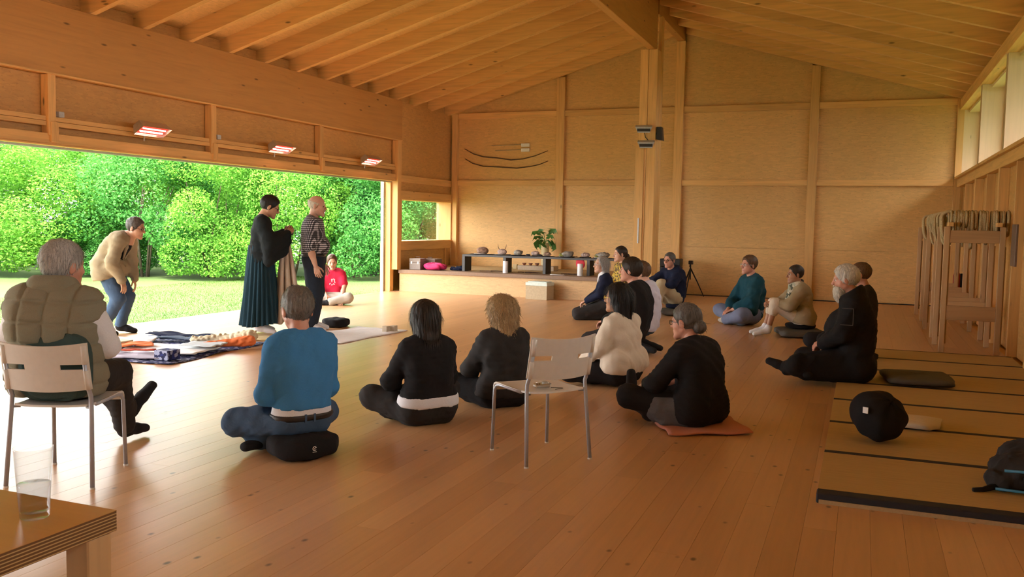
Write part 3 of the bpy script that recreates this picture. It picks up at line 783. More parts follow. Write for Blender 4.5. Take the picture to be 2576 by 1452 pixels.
        if hands:
            for i, (S, sd) in enumerate((('L', -1), ('R', 1))):
                d = (handdir or {}).get(S); d = unit(J['wr' + S] - J['el' + S]) if d is None else d
                pm = (palm or {}).get(S, (0, 0, -1))
                V, F = hand_mesh(J['wr' + S], d, pm, sd, curl[i], hand_h, 0.93 if s.fem else 1.0); s.add_body(V, F)
        V = np.concatenate(s.bv); F = np.concatenate(s.bf); M = np.concatenate(s.bm)
        return from_np('body', V, F, [MATS[s.skin], MATS['lip'], MATS['eye_white'], MATS['eye_dark'], MATS.get(s.brow, MATS['hair_dark'])], s.root, M)
    brow = 'hair_dark'; cross = False
    def wear(s, name, prims, mat, g=0.014, h=0.014, k=0.035, folds=0.006, cuts=(), fscale=1.0, kcut=0.0, label=None, extra=None):
        V, F = grow(prims, h * s.hm, k, g, cuts, folds, fscale, s.seed, kcut, extra)
        o = from_np(name, V, F, MATS[mat], s.root)
        if label: o['label'] = label
        return o
    def top(s, mat, name='shirt', sleeve=1.96, g=0.016, hem=None, folds=0.006, h=0.013, extra=(), k=0.035, arm_r=1.08, neck=.035, fscale=1.0, label=None, cuts=()):
        J = s.J; P = s.torso() + s.arm('L', sleeve, arm_r) + s.arm('R', sleeve, arm_r) + list(extra)
        up = unit(J['nk'] - J['mid']); C = [(J['nk'] + up * neck, unit(up + A3(0, .45, 0)))] + list(cuts)
        if hem is not None: C.append((hem, -unit(J['mid'] - J['pel']), (.30, .22)))
        return s.wear(name, P, mat, g, h, k, folds, C, fscale, label=label)
    def bottoms(s, mat, name='trousers', leg=1.93, g=0.014, folds=0.006, h=0.014, extra=(), r=1.05, label=None, waist=.10):
        J = s.J; P = s.torso()[:3] + s.leg('L', leg, r) + s.leg('R', leg, r) + list(extra)
        if s.cross:
            for S in 'LR': P.append(('c', (0, .17, .085), lerp(lerp(J['kn' + S], J['an' + S], .25), J['hip' + S], .3) * A3(1, 1, 0) + A3(0, 0, .085), .075, .06))
        up = unit(J['mid'] - J['pel'])
        return s.wear(name, P, mat, g, h, .035, folds, [(J['pel'] + up * waist, up, (.25, .17))], label=label)
    def socks(s, mat, name='sock', S='LR', shaft=.35, g=0.006, r=1.0):
        for q in S:
            J = s.J; s.wear(name, s.foot(q, r) + [('c', J['an' + q], lerp(J['an' + q], J['kn' + q], shaft), .040, .045)], mat, g, .009, .02, .002)
    def on_head(s, V): return (V * s.hs) @ s.headrot.T.astype(np.float32) + s.J['hd'].astype(np.float32)
    def glasses(s, mat, dark=False):
        b = MB()
        for q in (-1, 1):
            b.tube([(q * 0.033 + 0.023 * math.cos(a), 0.0975 - 0.006 * abs(math.cos(a)), 0.003 + 0.016 * math.sin(a)) for a in np.linspace(0, 2 * math.pi, 15)[:-1]], 0.0024, n=5, closed=True)
            b.tube([(q * 0.055, 0.092, 0.008), (q * 0.078, 0.05, 0.008), (q * 0.083, -0.012, 0.006), (q * 0.08, -0.028, -0.008)], 0.0023, n=5)
        b.tube([(-0.011, 0.1005, 0.007), (0.011, 0.1005, 0.007)], 0.0022, n=5)
        V = s.on_head(np.array(b.v, np.float32)); b.v = [tuple(v) for v in V]
        return b.build('glasses', MATS[mat], s.root, smooth=True)
    def hair(s, mat, style, fine=False, strands=0, name='hair', **kw):
        h = (0.0055 if fine else 0.0065) * s.hm
        lo, hi, fn = HAIR[style](**kw) if kw else HAIR[style]()
        f = Field(lo, hi, h); X, Y, Z = f.xyz(); d = fn(X, Y, Z)
        r = np.random.default_rng(s.seed); n = 0
        for i in range(4):
            w = r.normal(size=3) * (70 + 40 * i); w[2] *= .35; n = n + np.sin(X * w[0] + Y * w[1] + Z * w[2] + r.uniform(0, 6))
        f.d = (d + 0.0011 * n + 0 * X).astype(np.float32); V, F = f.skin()
        if strands:
            N = vnormals(V, F); pick = r.choice(len(V), strands); SV, SF = [], []
            L0 = kw.get('sl', STRAND.get(style, 0.05)); wv = STRAND_WAVE.get(style, 0.25)
            p = V[pick] + N[pick] * 0.001; nn = N[pick]
            swirl = np.array([0.0, -0.35, -1.0], np.float32)
            t = swirl - nn * (nn @ swirl)[:, None] + r.normal(size=nn.shape).astype(np.float32) * wv; t -= nn * (t * nn).sum(1, keepdims=True); t /= np.linalg.norm(t, axis=1, keepdims=True) + 1e-6
            L = (L0 * r.uniform(.5, 1.2, (strands, 1))).astype(np.float32); sd = np.cross(nn, t) * STRAND_W.get(style, .0016)
            lift = r.uniform(.0, STRAND_LIFT.get(style, .10), (strands, 1)).astype(np.float32); jit = r.normal(size=(strands, 3)).astype(np.float32) * STRAND_JIT.get(style, .12)
            gv = np.array([0, 0, -1], np.float32) * STRAND_GRAV.get(style, 0.0); q0 = p; q1 = p + t * L * .5 + nn * L * lift + jit * L * .4 + gv * L * .12; q2 = p + t * L * (1 - .45 * STRAND_GRAV.get(style, 0.0)) + nn * L * lift * .7 + jit * L + gv * L * .55
            A = np.stack([q0 - sd, q0 + sd, q1 + sd, q1 - sd, q2 + sd * .2, q2 - sd * .2], 1).reshape(-1, 3)
            o = (np.arange(strands) * 6)[:, None] + len(V)
            F = np.concatenate([F, o + np.array([[0, 1, 2, 3]]), o + np.array([[3, 2, 4, 5]])]); V = np.concatenate([V, A])
        return from_np(name, s.on_head(V), F, MATS[mat], s.root)

def _E(X, Y, Z, c, r):
    px, py, pz = X - c[0], Y - c[1], Z - c[2]
    k0 = np.sqrt((px / r[0]) ** 2 + (py / r[1]) ** 2 + (pz / r[2]) ** 2); k1 = np.sqrt((px / r[0] ** 2) ** 2 + (py / r[1] ** 2) ** 2 + (pz / r[2] ** 2) ** 2) + 1e-6
    return k0 * (k0 - 1) / k1
STRAND = dict(short=0.020, thin_crown=0.036, bob=0.10, curly=0.05, longhair=0.14, beard=0.04, swept=0.04, balding=.02)
STRAND_WAVE = dict(curly=0.8, short=.5, thin_crown=.35, bob=.05, longhair=.07, swept=.3, beard=.25)
STRAND_LIFT = dict(short=.22, curly=.22, thin_crown=.18, bob=.01, longhair=.02, beard=.1)
STRAND_GRAV = dict(bob=1.0, longhair=1.0, curly=.7, thin_crown=.6)
STRAND_W = dict(short=.0011, bun=.001)
STRAND_JIT = dict(short=.10, bob=.02, longhair=.03, curly=.16, beard=.10)
def hair_short(t=0.0, line=0.014, nape=-0.062, top=0.0, side=0.0):
    def fn(X, Y, Z):
        d = _E(X, Y, Z, (0, -0.017, 0.036), (0.0795 + t * .6 + side, 0.1035 + t, 0.0955 + t + top))
        return np.maximum(np.maximum(d, Y * .80 - Z * .60 - line - .15 * np.abs(X) * (Z < .06)), nape - Z + 0.25 * np.maximum(Y + .03, 0))
    return (-.12, -.15, -.10), (.12, .12, .17), fn
def hair_balding(t=0.0):
    lo, hi, f0 = hair_short(t, .002)
    def fn(X, Y, Z): return np.maximum(f0(X, Y, Z), Z - 0.045 + 0.25 * (Y + .02))
    return lo, hi, fn
def hair_bob(length=-0.115, t=0.010, part=0.0, w=0.0):
    def fn(X, Y, Z):
        d = _E(X, Y, Z, (0, -0.017, 0.034), (0.088 + t + w, 0.108 + t, 0.096 + t * .8))
        q = np.sqrt((X / (0.090 + t + w)) ** 2 + ((Y + 0.022) / (0.100 + t)) ** 2); tube = (q - 1) * 0.088
        body = np.maximum(np.maximum(tube, Z - 0.035), length - Z)
        d = _smin(d, body + 0 * X, .02)
        face = np.maximum(np.maximum(Y * .92 - .39 * Z - 0.006 - 0.0 * X, np.abs(X) * 0 - 1), -1)
        return np.maximum(np.maximum(d, face), length - Z)
    return (-.15, -.17, length - .02), (.15, .13, .17), fn
def hair_long(length=-0.24, t=0.008):
    def fn(X, Y, Z):
        d = _E(X, Y, Z, (0, -0.017, 0.034), (0.086 + t, 0.106 + t, 0.096 + t * .8))
        cy = -0.035 + 0.10 * np.minimum(Z, 0); q = np.sqrt((X / (0.088 + t)) ** 2 + ((Y - cy) / (0.074 + t)) ** 2); tube = (q - 1) * 0.075
        body = np.maximum(np.maximum(tube, Z - 0.035), length + 0.02 * np.sin(X * 90) - Z); d = _smin(d, body, .02)
        return np.maximum(d, Y * .90 - .43 * Z - 0.008)
    return (-.14, -.18, length - .03), (.14, .13, .17), fn
def hair_bun(low=-0.02, r=0.045, back=-.115):
    lo, hi, f0 = hair_short(.004, .012, -.075)
    def fn(X, Y, Z):
        b = np.sqrt(X ** 2 + (Y - back) ** 2 + (Z - low) ** 2) - r
        return _smin(f0(X, Y, Z), b, .012)
    return (-.12, -.20, -.12), hi, fn
def hair_beard(length=-0.20, w=0.052):
    def fn(X, Y, Z):
        d = _E(X, Y, Z, (0, 0.062, -0.115), (w, 0.050, abs(length + .115) + .0))
        j = _E(X, Y, Z, (0, 0.045, -0.075), (0.063, 0.050, 0.045)); d = _smin(d, j, .02)
        return np.maximum(np.maximum(d, Z + 0.045 - .35 * (0.09 - Y)), -(np.sqrt(X ** 2 + (Y - .10) ** 2 * 1 + (Z + .062) ** 2) - .014))
    return (-.10, -.03, length - .08), (.10, .15, -.01), fn
def hair_stache():
    def fn(X, Y, Z): return _E(X, Y, Z, (0, 0.092, -0.047), (0.028, 0.013, 0.009))
    return (-.05, .06, -.08), (.05, .12, -.02), fn
HAIR = dict(short=hair_short, balding=hair_balding, bob=hair_bob, curly=hair_bob, longhair=hair_long, bun=hair_bun, beard=hair_beard, stache=hair_stache, thin_crown=hair_short, swept=hair_short)

for _nm, _c in dict(skin_fair=(0.62, 0.36, 0.25), skin_warm=(0.55, 0.31, 0.19), skin_ruddy=(0.60, 0.29, 0.20), skin_tan=(0.42, 0.21, 0.12)).items(): skin(_nm, _c)
plain('lip', (0.42, 0.16, 0.13), rough=0.45); plain('eye_white', (0.75, 0.72, 0.68), rough=0.25, var=.02); plain('eye_dark', (0.03, 0.018, 0.012), rough=0.2)
for _nm, _c in dict(hair_dark=(0.030, 0.022, 0.017), hair_black=(0.014, 0.012, 0.012), hair_grey=(0.20, 0.18, 0.16), hair_greylight=(0.44, 0.42, 0.39), hair_white=(0.66, 0.60, 0.50), hair_silver=(0.36, 0.35, 0.34), hair_brown=(0.10, 0.052, 0.026), hair_blonde=(0.42, 0.27, 0.125), hair_saltpepper=(0.095, 0.082, 0.070), hair_pale=(0.55, 0.50, 0.43)).items(): hairmat(_nm, _c)

# base poses; z0 is the height of what is sat on
def pose(kind, z0=0.0, **kw):
    if kind == 'cross':
        J = dict(pel=(0, 0, z0 + .105), mid=(0, -.035, z0 + .335), nk=(0, -.01, z0 + .605), hd=(0, .035, z0 + .745),
                 shL=(-.185, 0, z0 + .555), shR=(.185, 0, z0 + .555), elL=(-.265, .09, z0 + .28), elR=(.265, .09, z0 + .28),
                 wrL=(-.10, .27, z0 + .19), wrR=(.10, .27, z0 + .19), hipL=(-.095, .03, z0 + .10), hipR=(.095, .03, z0 + .10),
                 knL=(-.31, .29, .13 + z0 * .6), knR=(.31, .29, .13 + z0 * .6), anL=(.02, .37, .06), anR=(-.02, .25, .055), toL=(.20, .36, .04), toR=(-.20, .24, .04))
    elif kind == 'seiza':
        J = dict(pel=(0, 0, z0 + .235), mid=(0, -.03, z0 + .465), nk=(0, -.01, z0 + .735), hd=(0, .035, z0 + .875),
                 shL=(-.185, 0, z0 + .685), shR=(.185, 0, z0 + .685), elL=(-.235, .06, z0 + .41), elR=(.235, .06, z0 + .41),
                 wrL=(-.09, .26, z0 + .315), wrR=(.09, .26, z0 + .315), hipL=(-.09, .04, z0 + .20), hipR=(.09, .04, z0 + .20),
                 knL=(-.13, .43, .085), knR=(.13, .43, .085), anL=(-.08, .02, .055), anR=(.08, .02, .055), toL=(-.06, -.16, .03), toR=(.06, -.16, .03))
    elif kind == 'knees_up':
        J = dict(pel=(0, 0, z0 + .105), mid=(0, -.035, z0 + .335), nk=(0, .03, z0 + .60), hd=(0, .085, z0 + .735),
                 shL=(-.185, .03, z0 + .55), shR=(.185, .03, z0 + .55), elL=(-.27, .22, z0 + .38), elR=(.27, .22, z0 + .38),
                 wrL=(-.06, .40, z0 + .36), wrR=(.06, .40, z0 + .36), hipL=(-.095, .03, z0 + .10), hipR=(.095, .03, z0 + .10),
                 knL=(-.13, .38, z0 + .34), knR=(.13, .38, z0 + .34), anL=(-.11, .52, .075), anR=(.11, .52, .075), toL=(-.12, .70, .03), toR=(.12, .70, .03))
    elif kind == 'stand':
        J = dict(pel=(0, 0, .95), mid=(0, -.01, 1.17), nk=(0, -.01, 1.455), hd=(0, .035, 1.595),
                 shL=(-.19, 0, 1.405), shR=(.19, 0, 1.405), elL=(-.25, -.02, 1.11), elR=(.25, -.02, 1.11),
                 wrL=(-.26, .06, .86), wrR=(.26, .06, .86), hipL=(-.09, 0, .92), hipR=(.09, 0, .92),
                 knL=(-.11, .02, .50), knR=(.11, .02, .50), anL=(-.12, -.03, .085), anR=(.12, -.03, .085), toL=(-.15, .15, .03), toR=(.15, .15, .03))
    elif kind == 'chair':
        J = dict(pel=(0, 0, z0 + .105), mid=(0, -.04, z0 + .335), nk=(0, -.03, z0 + .61), hd=(0, .02, z0 + .75),
                 shL=(-.195, -.02, z0 + .56), shR=(.195, -.02, z0 + .56), elL=(-.27, .02, z0 + .27), elR=(.27, .02, z0 + .27),
                 wrL=(-.10, .22, z0 + .22), wrR=(.10, .22, z0 + .22), hipL=(-.095, .04, z0 + .095), hipR=(.095, .04, z0 + .095),
                 knL=(-.12, .46, z0 + .08), knR=(.12, .46, z0 + .08), anL=(-.12, .50, .08), anR=(.12, .50, .08), toL=(-.13, .68, .03), toR=(.13, .68, .03))
    for k, v in kw.items(): J[k] = v
    return J

# ---------------------------------------------------------------- object materials
plain('chair_white', (0.66, 0.63, 0.58), rough=0.4, var=.03); plain('tube_silver', (0.40, 0.42, 0.47), rough=0.4, metal=0.35, var=.03)
plain('bench_top', (0.085, 0.085, 0.085), rough=.6); plain('bench_side', (0.035, 0.033, 0.03), rough=.7); plain('candle_white', (0.78, 0.78, 0.80), rough=.4)
plain('stone_brown', (0.26, 0.16, 0.11), rough=.85, var=.45, nscale=18, bump=.5); plain('stone_pink', (0.40, 0.29, 0.25), rough=.85, var=.35, nscale=14, bump=.5); plain('stone_grey', (0.27, 0.25, 0.22), rough=.85, var=.4, nscale=16, bump=.5)
plain('cloth_dark', (0.022, 0.020, 0.026), rough=.9); plain('paper_white', (0.80, 0.80, 0.76), rough=.7, var=.03); plain('vase_cream', (0.55, 0.44, 0.22), rough=.5); plain('leaf_plant', (0.06, 0.17, 0.025), rough=.5)
plain('bowl_brown', (0.28, 0.11, 0.06), rough=.35); plain('board_pale', (0.52, 0.42, 0.30), rough=.6); plain('case_grey', (0.24, 0.19, 0.16), rough=.5); plain('case_brown', (0.16, 0.10, 0.07), rough=.5)
plain('magenta', (0.60, 0.02, 0.13), rough=.7); plain('red_paper', (0.62, 0.03, 0.05), rough=.7); plain('tin_mint', (0.60, 0.68, 0.60), rough=.4); plain('carton', (0.46, 0.36, 0.22), rough=.7); plain('black_plastic', (0.015, 0.015, 0.016), rough=.45)
plain('branch', (0.09, 0.045, 0.025), rough=.8); plain('lamp_grey', (0.45, 0.47, 0.46), rough=.5); plain('lamp_dark', (0.03, 0.035, 0.035), rough=.3)
plain('steel', (0.55, 0.53, 0.50), rough=.35, metal=.8); emitter('glow_red', (1.0, 0.05, 0.03), 0.9); emitter('glow_hot', (1.0, 0.42, 0.30), 6.0)
plain('tatami_edge', (0.014, 0.014, 0.020), rough=.8); plain('tatami_core', (0.40, 0.27, 0.13), rough=.85, nscale=60)
plain('rope', (0.50, 0.37, 0.19), rough=.9, var=.3, nscale=120, bump=.6); plain('ext_red', (0.38, 0.02, 0.012), rough=.35); plain('blue_trim', (0.03, 0.16, 0.25), rough=.5)
timber('frame_pine', 2, (0.55, 0.35, 0.17), var=.12); timber('frame_pine_x', 0, (0.55, 0.33, 0.15), var=.12)
def _tatami():
    m, nt, b, out = _new('tatami'); v = _coords(nt, (4, 220, 1), rand=True); w = _n(nt, 'ShaderNodeTexNoise', Scale=1.0, Detail=2.0); nt.links.new(v, w.inputs['Vector'])
    c = (0.50, 0.335, 0.135); nt.links.new(_ramp(nt, w.outputs[0], [(0.3, mul3(c, .86)), (0.7, mul3(c, 1.12))]), b.inputs['Base Color']); b.inputs['Roughness'].default_value = .6; _bump(nt, b, w.outputs[0], .15, .002)
_tatami()
def _plyedge():
    m, nt, b, out = _new('ply_edge'); v = _coords(nt, (1, 1, 1), rand=False); sp = _n(nt, 'ShaderNodeSeparateXYZ'); nt.links.new(v, sp.inputs[0])
    a = _n(nt, 'ShaderNodeMath', operation='MULTIPLY'); a.inputs[1].default_value = 2 * math.pi / .0082; nt.links.new(sp.outputs[2], a.inputs[0]); s = _n(nt, 'ShaderNodeMath', operation='SINE'); nt.links.new(a.outputs[0], s.inputs[0])
    nt.links.new(_ramp(nt, s.outputs[0], [(0.30, (0.14, 0.065, 0.022)), (0.6, (0.50, 0.33, 0.14))]), b.inputs['Base Color']); b.inputs['Roughness'].default_value = .55
_plyedge()
timber('ply_top', 0, (0.47, 0.225, 0.055), knots=False, rough=.28, var=.06)
def pillow(name, mat, size, parent=None, e=0.45, ez=0.8, noise=.01, n=40, m=20, seed=0, loc=None, rotz=0.0):
    """rounded cushion body: superellipse outline, soft uneven surface"""
    r = random.Random(seed); ph = [r.uniform(0, 6) for _ in range(6)]; b = MB()
    sg = lambda c, p: math.copysign(abs(c) ** p, c)
    for i in range(m + 1):
        t = -math.pi / 2 + math.pi * i / m
        for k in range(n):
            a = 2 * math.pi * k / n; cx, sx = sg(math.cos(a), e), sg(math.sin(a), e); q = sg(math.cos(t), ez)
            w = 1 + noise / max(size) * 2 * (math.sin(3 * a + ph[0]) * math.cos(2 * t + ph[1]) + .6 * math.sin(7 * a + ph[2] + 3 * t))
            b.v.append((size[0] / 2 * cx * q * w, size[1] / 2 * sx * q * w, size[2] / 2 * sg(math.sin(t), ez) * w))
    for i in range(m):
        for k in range(n): b.f.append((i * n + k, i * n + (k + 1) % n, (i + 1) * n + (k + 1) % n, (i + 1) * n + k)); b.m.append(0)
    return b.build(name, MATS[mat], parent, smooth=True, loc=loc, rotz=rotz)
def sheet(name, mat, loc, rotz, sx, sy, amp=.02, z=0.0, n=26, seed=0, thick=.006, edge=.5, tilt=0.0):
    """a cloth lying flat with folds; edges wander"""
    r = random.Random(seed); W = [(r.uniform(-9, 9) / sx, r.uniform(-9, 9) / sy, r.uniform(0, 6)) for _ in range(5)]; bm = bmesh.new(); g = []
    for i in range(n + 1):
        row = []
        for j in range(n + 1):
            u, v = i / n - .5, j / n - .5
            x = sx * (u + .03 * edge * math.sin(9 * v + W[0][2]) ); y = sy * (v + .03 * edge * math.sin(8 * u + W[1][2]))
            h = sum(abs(math.sin(a * x + b2 * y + c)) ** 2 for a, b2, c in W) / 5
            row.append(bm.verts.new((x, y, z + amp * h + tilt * u)))
        g.append(row)
    for i in range(n):
        for j in range(n): bm.faces.new((g[i][j], g[i + 1][j], g[i + 1][j + 1], g[i][j + 1]))
    bmesh.ops.recalc_face_normals(bm, faces=bm.faces); bmesh.ops.solidify(bm, geom=list(bm.faces), thickness=thick)
    me = bpy.data.meshes.new(name); bm.to_mesh(me); bm.free(); me.materials.append(MATS[mat]); me.polygons.foreach_set('use_smooth', [True] * len(me.polygons))
    o = bpy.data.objects.new(name, me); COL.objects.link(o); o.location = loc; o.rotation_euler[2] = rotz
    return o
def rock(name, mat, size, seed, parent=None, loc=(0, 0, 0)):
    r = np.random.default_rng(seed); P = [('e', (0, 0, size[2] * .45), (size[0] * .5, size[1] * .5, size[2] * .5), None)]
    for i in range(5):
        c = r.uniform(-.3, .3, 3) * np.array(size); P.append(('e', (c[0], c[1], abs(c[2]) + size[2] * .35), tuple(np.array(size) * r.uniform(.2, .33, 3)), None))
    V, F = grow(P, max(size) / 22, k=max(size) * .05, folds=max(size) * .035, fscale=3.0, seed=seed, cuts=[((0, 0, 0), (0, 0, -1))])
    o = from_np(name, V, F, MATS[mat], parent); o.location = loc; return o

# ---------------------------------------------------------------- white stacking chairs
def make_chair(label, loc, face):
    c = empty('chair', loc, az(face), label=label, cat='chair', group='white stacking chairs'); S = MATS['tube_silver']; Wt = MATS['chair_white']
    for q in (-1, 1):
        MB().tube([(q * .212, .235, .006), (q * .205, .225, .40), (q * .200, .205, .432), (q * .198, .17, .440), (q * .198, -.10, .440)], .0115, n=10).build('front_leg', S, c, smooth=True)
        MB().tube([(q * .235, -.235, .006), (q * .218, -.195, .42), (q * .214, -.190, .50), (q * .212, -.225, .575), (q * .212, -.255, .72)], .0125, n=10).build('rear_leg', S, c, smooth=True)
        for p in ((q * .2125, .2355), (q * .235, -.235)): MB().lathe([(.014, 0), (.014, .008), (.012, .010)], (p[0], p[1], 0), n=12).build('foot_cap', Wt, c)
        MB().tube([(q * .216, -.185, .437), (q * .18, -.17, .437)], .008, n=8).build('bracket', S, c, smooth=True)
    # seat with a rolled front edge
    bm = bmesh.new(); prof = [(-.20, .452), (-.15, .447), (-.05, .444), (.08, .446), (.17, .450), (.215, .449), (.238, .438), (.246, .418), (.247, .395)]; g = []; nu = 14
    for y, z in prof:
        g.append([bm.verts.new(((i / nu - .5) * 2 * (.205 if y > -.1 else .195), y + (-.012 * (1 - (2 * i / nu - 1) ** 2) if y < -.15 else 0), z + .006 * abs(2 * i / nu - 1) ** 3)) for i in range(nu + 1)])
    for i in range(len(g) - 1):
        for k in range(nu): bm.faces.new((g[i][k], g[i][k + 1], g[i + 1][k + 1], g[i + 1][k]))
    _solid(bm, 'seat', .012, Wt, c)
    bm = bmesh.new(); us = np.linspace(-1, 1, 21); vs = [.545, .60, .655, .685, .735, .785]; g = []
    for v in vs: g.append([bm.verts.new((.236 * u, -.218 - (v - .56) * .22 - .045 * (1 - u * u), v + (.018 * u * u if v > .75 else (-.014 * (1 - u * u) if v < .56 else 0)))) for u in us])
    for i in range(len(vs) - 1):
        for k in range(20):
            um = (us[k] + us[k + 1]) / 2
            if i == 2 and .42 < abs(um) < .92: continue
            bm.faces.new((g[i][k], g[i][k + 1], g[i + 1][k + 1], g[i + 1][k]))
    _solid(bm, 'backrest', .009, Wt, c)
    for q in (-1, 1):
        for z0, z1 in ((.545, .652), (.688, .790)):
            MB().tube([(q * .213, -.222 - (z - .575) * .2, z) for z in (z0, (z0 + z1) / 2, z1)], .0185, n=10).build('back_sleeve', Wt, c, smooth=True)
    return c
def _solid(bm, name, t, mat, parent):
    bmesh.ops.recalc_face_normals(bm, faces=bm.faces); bmesh.ops.solidify(bm, geom=list(bm.faces), thickness=t)
    me = bpy.data.meshes.new(name); bm.to_mesh(me); bm.free(); me.materials.append(mat); me.polygons.foreach_set('use_smooth', [True] * len(me.polygons))
    o = bpy.data.objects.new(name, me); COL.objects.link(o); o.parent = parent
    md = o.modifiers.new('edge', 'EDGE_SPLIT'); md.split_angle = math.radians(40); return o
make_chair('white stacking chair under the man in the quilted vest', (-4.135, 3.685, 0), 21.6)
make_chair('empty white stacking chair with a small camera on its seat', (-1.878, 5.275, 0), 52)
cam_o = empty('compact_camera', (-1.84, 5.20, .455), az(40), label='small silver camera lying on the empty chair seat', cat='camera')
MB().box((-.05, -.028, 0), (.05, .028, .022)).build('camera_body', MATS['steel'], cam_o, bevel=.006)
MB().lathe([(.018, 0), (.018, .012), (.014, .014)], (.02, 0, .022), n=16).build('lens_ring', MATS['lamp_grey'], cam_o)
for x in (-.035, -.02): MB().lathe([(.006, 0), (.006, .003)], (x, -.012, .022), n=10).build('button', MATS['black_plastic'], cam_o)
MB().tube([(.05 + .05 * math.sin(t) * (1 + .2 * t), -.03 - .022 * t, .002) for t in np.linspace(0, 3.1, 16)], .0018, n=5).build('wrist_cord', MATS['black_plastic'], cam_o)
br = empty('wristwatch', (-1.855, 5.26, .456), 0.3, label='small metal wristwatch beside the camera on the chair', cat='watch')
MB().tube([(.042 * math.cos(t), .03 * math.sin(t), .012 + .006 * math.sin(2 * t)) for t in np.linspace(0, 6.28, 21)[:-1]], .004, n=5, closed=True).build('strap', MATS['steel'], br, smooth=True)
MB().lathe([(.013, 0), (.013, .007)], (.042, 0, .008), n=14).build('watch_case', MATS['lamp_grey'], br)

# ---------------------------------------------------------------- table corner with a water glass
tb = empty('table', (-2.5, .75, 0), label='plywood table with striped edge in the near corner', cat='table')
TX1, TY1, TZ1 = -1.722 + 2.5, 1.672 - .75, .74
o = MB().box((-.78, -.92, TZ1 - .052), (TX1, TY1, TZ1 - .0012)).build('table_edge', MATS['ply_edge'], tb, bevel=.001)
o = MB().box((-.78, -.92, TZ1 - .0012), (TX1, TY1, TZ1)).build('tabletop', MATS['ply_top'], tb)
for sx, sy in ((TX1 - .005, TY1 - .012), (-.70, TY1 - .012), (TX1 - .005, -.82), (-.70, -.82)):
    MB().box((sx - .075, sy - .075, 0), (sx, sy, TZ1 - .053)).build('leg', MATS['frame_pine'], tb, bevel=.004)
gl = empty('drinking_glass', (-1.858, 1.548, .7403), label='tall clear tumbler half full of water on the table', cat='glass')
clear_glass('tumbler_glass', (.95, .96, .97), .10); clear_glass('water', (.93, .93, .93), .12)
gb = MB(); n = 48; prof = [(.0, 0), (.030, 0), (.033, .004), (.0445, .172), (.0450, .175), (.0435, .175), (.0335, .022), (.030, .016), (.0, .015)]
gb.lathe(prof[1:-1], n=n); gb.build('tumbler', MATS['tumbler_glass'], gl, smooth=True)
MB().lathe([(.0296, .0165), (.0333, .0225), (.0376, .085), (.0374, .0853)], n=n).build('water_fill', MATS['water'], gl, smooth=True)

# ---------------------------------------------------------------- tatami mats along the dim wall
ys = [5.0, 5.965, 6.92, 7.86, 8.78, 9.70, 10.63, 11.45]
words = ['nearest the viewer with a dark bound edge', 'second from the near end', 'third from the near end', 'fourth from the near end', 'under the bearded man', 'just behind the bearded man', 'last before the wooden frames']
for i in range(7):
    t = empty('tatami_mat', (0, 0, 0), label='straw tatami mat ' + words[i], cat='mat', group='tatami mats along the side wall')
    y0, y1 = ys[i], ys[i + 1]; x0, x1 = -.172, 1.63
    bx('straw', (x0, y0 + .032, .004), (x1, y1 - .032, .055), MATS['tatami'], t)
    for a, b in ((y0 + .001, y0 + .0315), (y1 - .0315, y1 - .001)):
        if i == 0 and a < 5.1: bx('edge_band', (x0 - .004, y0 - .02, .0), (x1, y0 + .075, .0565), MATS['tatami_edge'], t, bevel=.006)
        else: bx('edge_band', (x0, a, .0), (x1, b, .056), MATS['tatami_edge'], t)
    if i == 0: bx('straw_core', (x0 + .01, y0 - .028, .0), (x1, y0 - .021, .022), MATS['tatami_core'], t)

# ---------------------------------------------------------------- cushions
def thing_mesh(o, label, cat, group=None): return tag(o, label, cat, group)
z = empty('zafu', (-3.235, 4.63, 0), az(60), label='black round cushion with a small white logo under the man in blue', cat='cushion')
pillow('cushion_body', 'c_black', (.44, .40, .15), z, e=.9, ez=.55, loc=(0, -.02, .075))
b = MB(); b.tube([(.012 * math.cos(t), 0, .012 * math.sin(t)) for t in np.linspace(.6, 5.6, 15)], .0022, n=5); b.tube([(-.004, 0, -.004), (.004, 0, .004), (.012, 0, .006)], .002, n=4); b.cbox((0, 0, -.021), (.026, .003, .003))
o = b.build('logo', MATS['white_plastic'], z, loc=(-.020, -.2265, .09))
thing_mesh(pillow('zafu', 'c_black', (.36, .36, .125), e=.9, ez=.5, loc=(-6.77, 10.50, .0625), seed=3), 'black round cushion lying by the pale cloth on the floor', 'cushion')
def zabuton(label, loc, rotz, size, mat, seed): return thing_mesh(pillow('zabuton', mat, size, e=.35, ez=.6, noise=.012, loc=(loc[0], loc[1], loc[2] + size[2] / 2), rotz=rotz, seed=seed), label, 'cushion')
zabuton('thick grey square cushion under the woman in beige', (-.76, 12.72, 0), az(15), (.62, .60, .115), 'c_greycush', 4)
thing_mesh(pillow('zafu', 'c_black', (.40, .36, .075), e=.8, ez=.6, loc=(-.75, 12.72, .150), seed=5), 'flat black cushion on the grey one under the woman in beige', 'cushion')
zabuton('grey square cushion under the man in navy', (-2.86, 14.78, 0), az(25), (.55, .55, .105), 'c_greycush', 6)
thing_mesh(pillow('zafu', 'c_navy', (.38, .34, .08), e=.8, ez=.6, loc=(-2.86, 14.84, .143), seed=7), 'flat dark cushion on the grey one under the man in navy', 'cushion')
zabuton('thin grey cushion under the kneeling dark-haired man', (-2.62, 10.06, 0), az(84), (.60, .78, .05), 'c_greycush', 8)
zabuton('grey-brown square cushion on the mats beside the bearded man', (.53, 9.08, .056), az(6), (.60, .62, .085), 'c_greycush', 9)
zabuton('thin cream cushion lying behind the black ball cushion', (.30, 7.04, .056), az(-8), (.56, .36, .06), 'c_cream', 10)
z = empty('zafu', (.15, 6.40, .056), az(10), label='black round cushion with a white tag standing on its rim', cat='cushion')
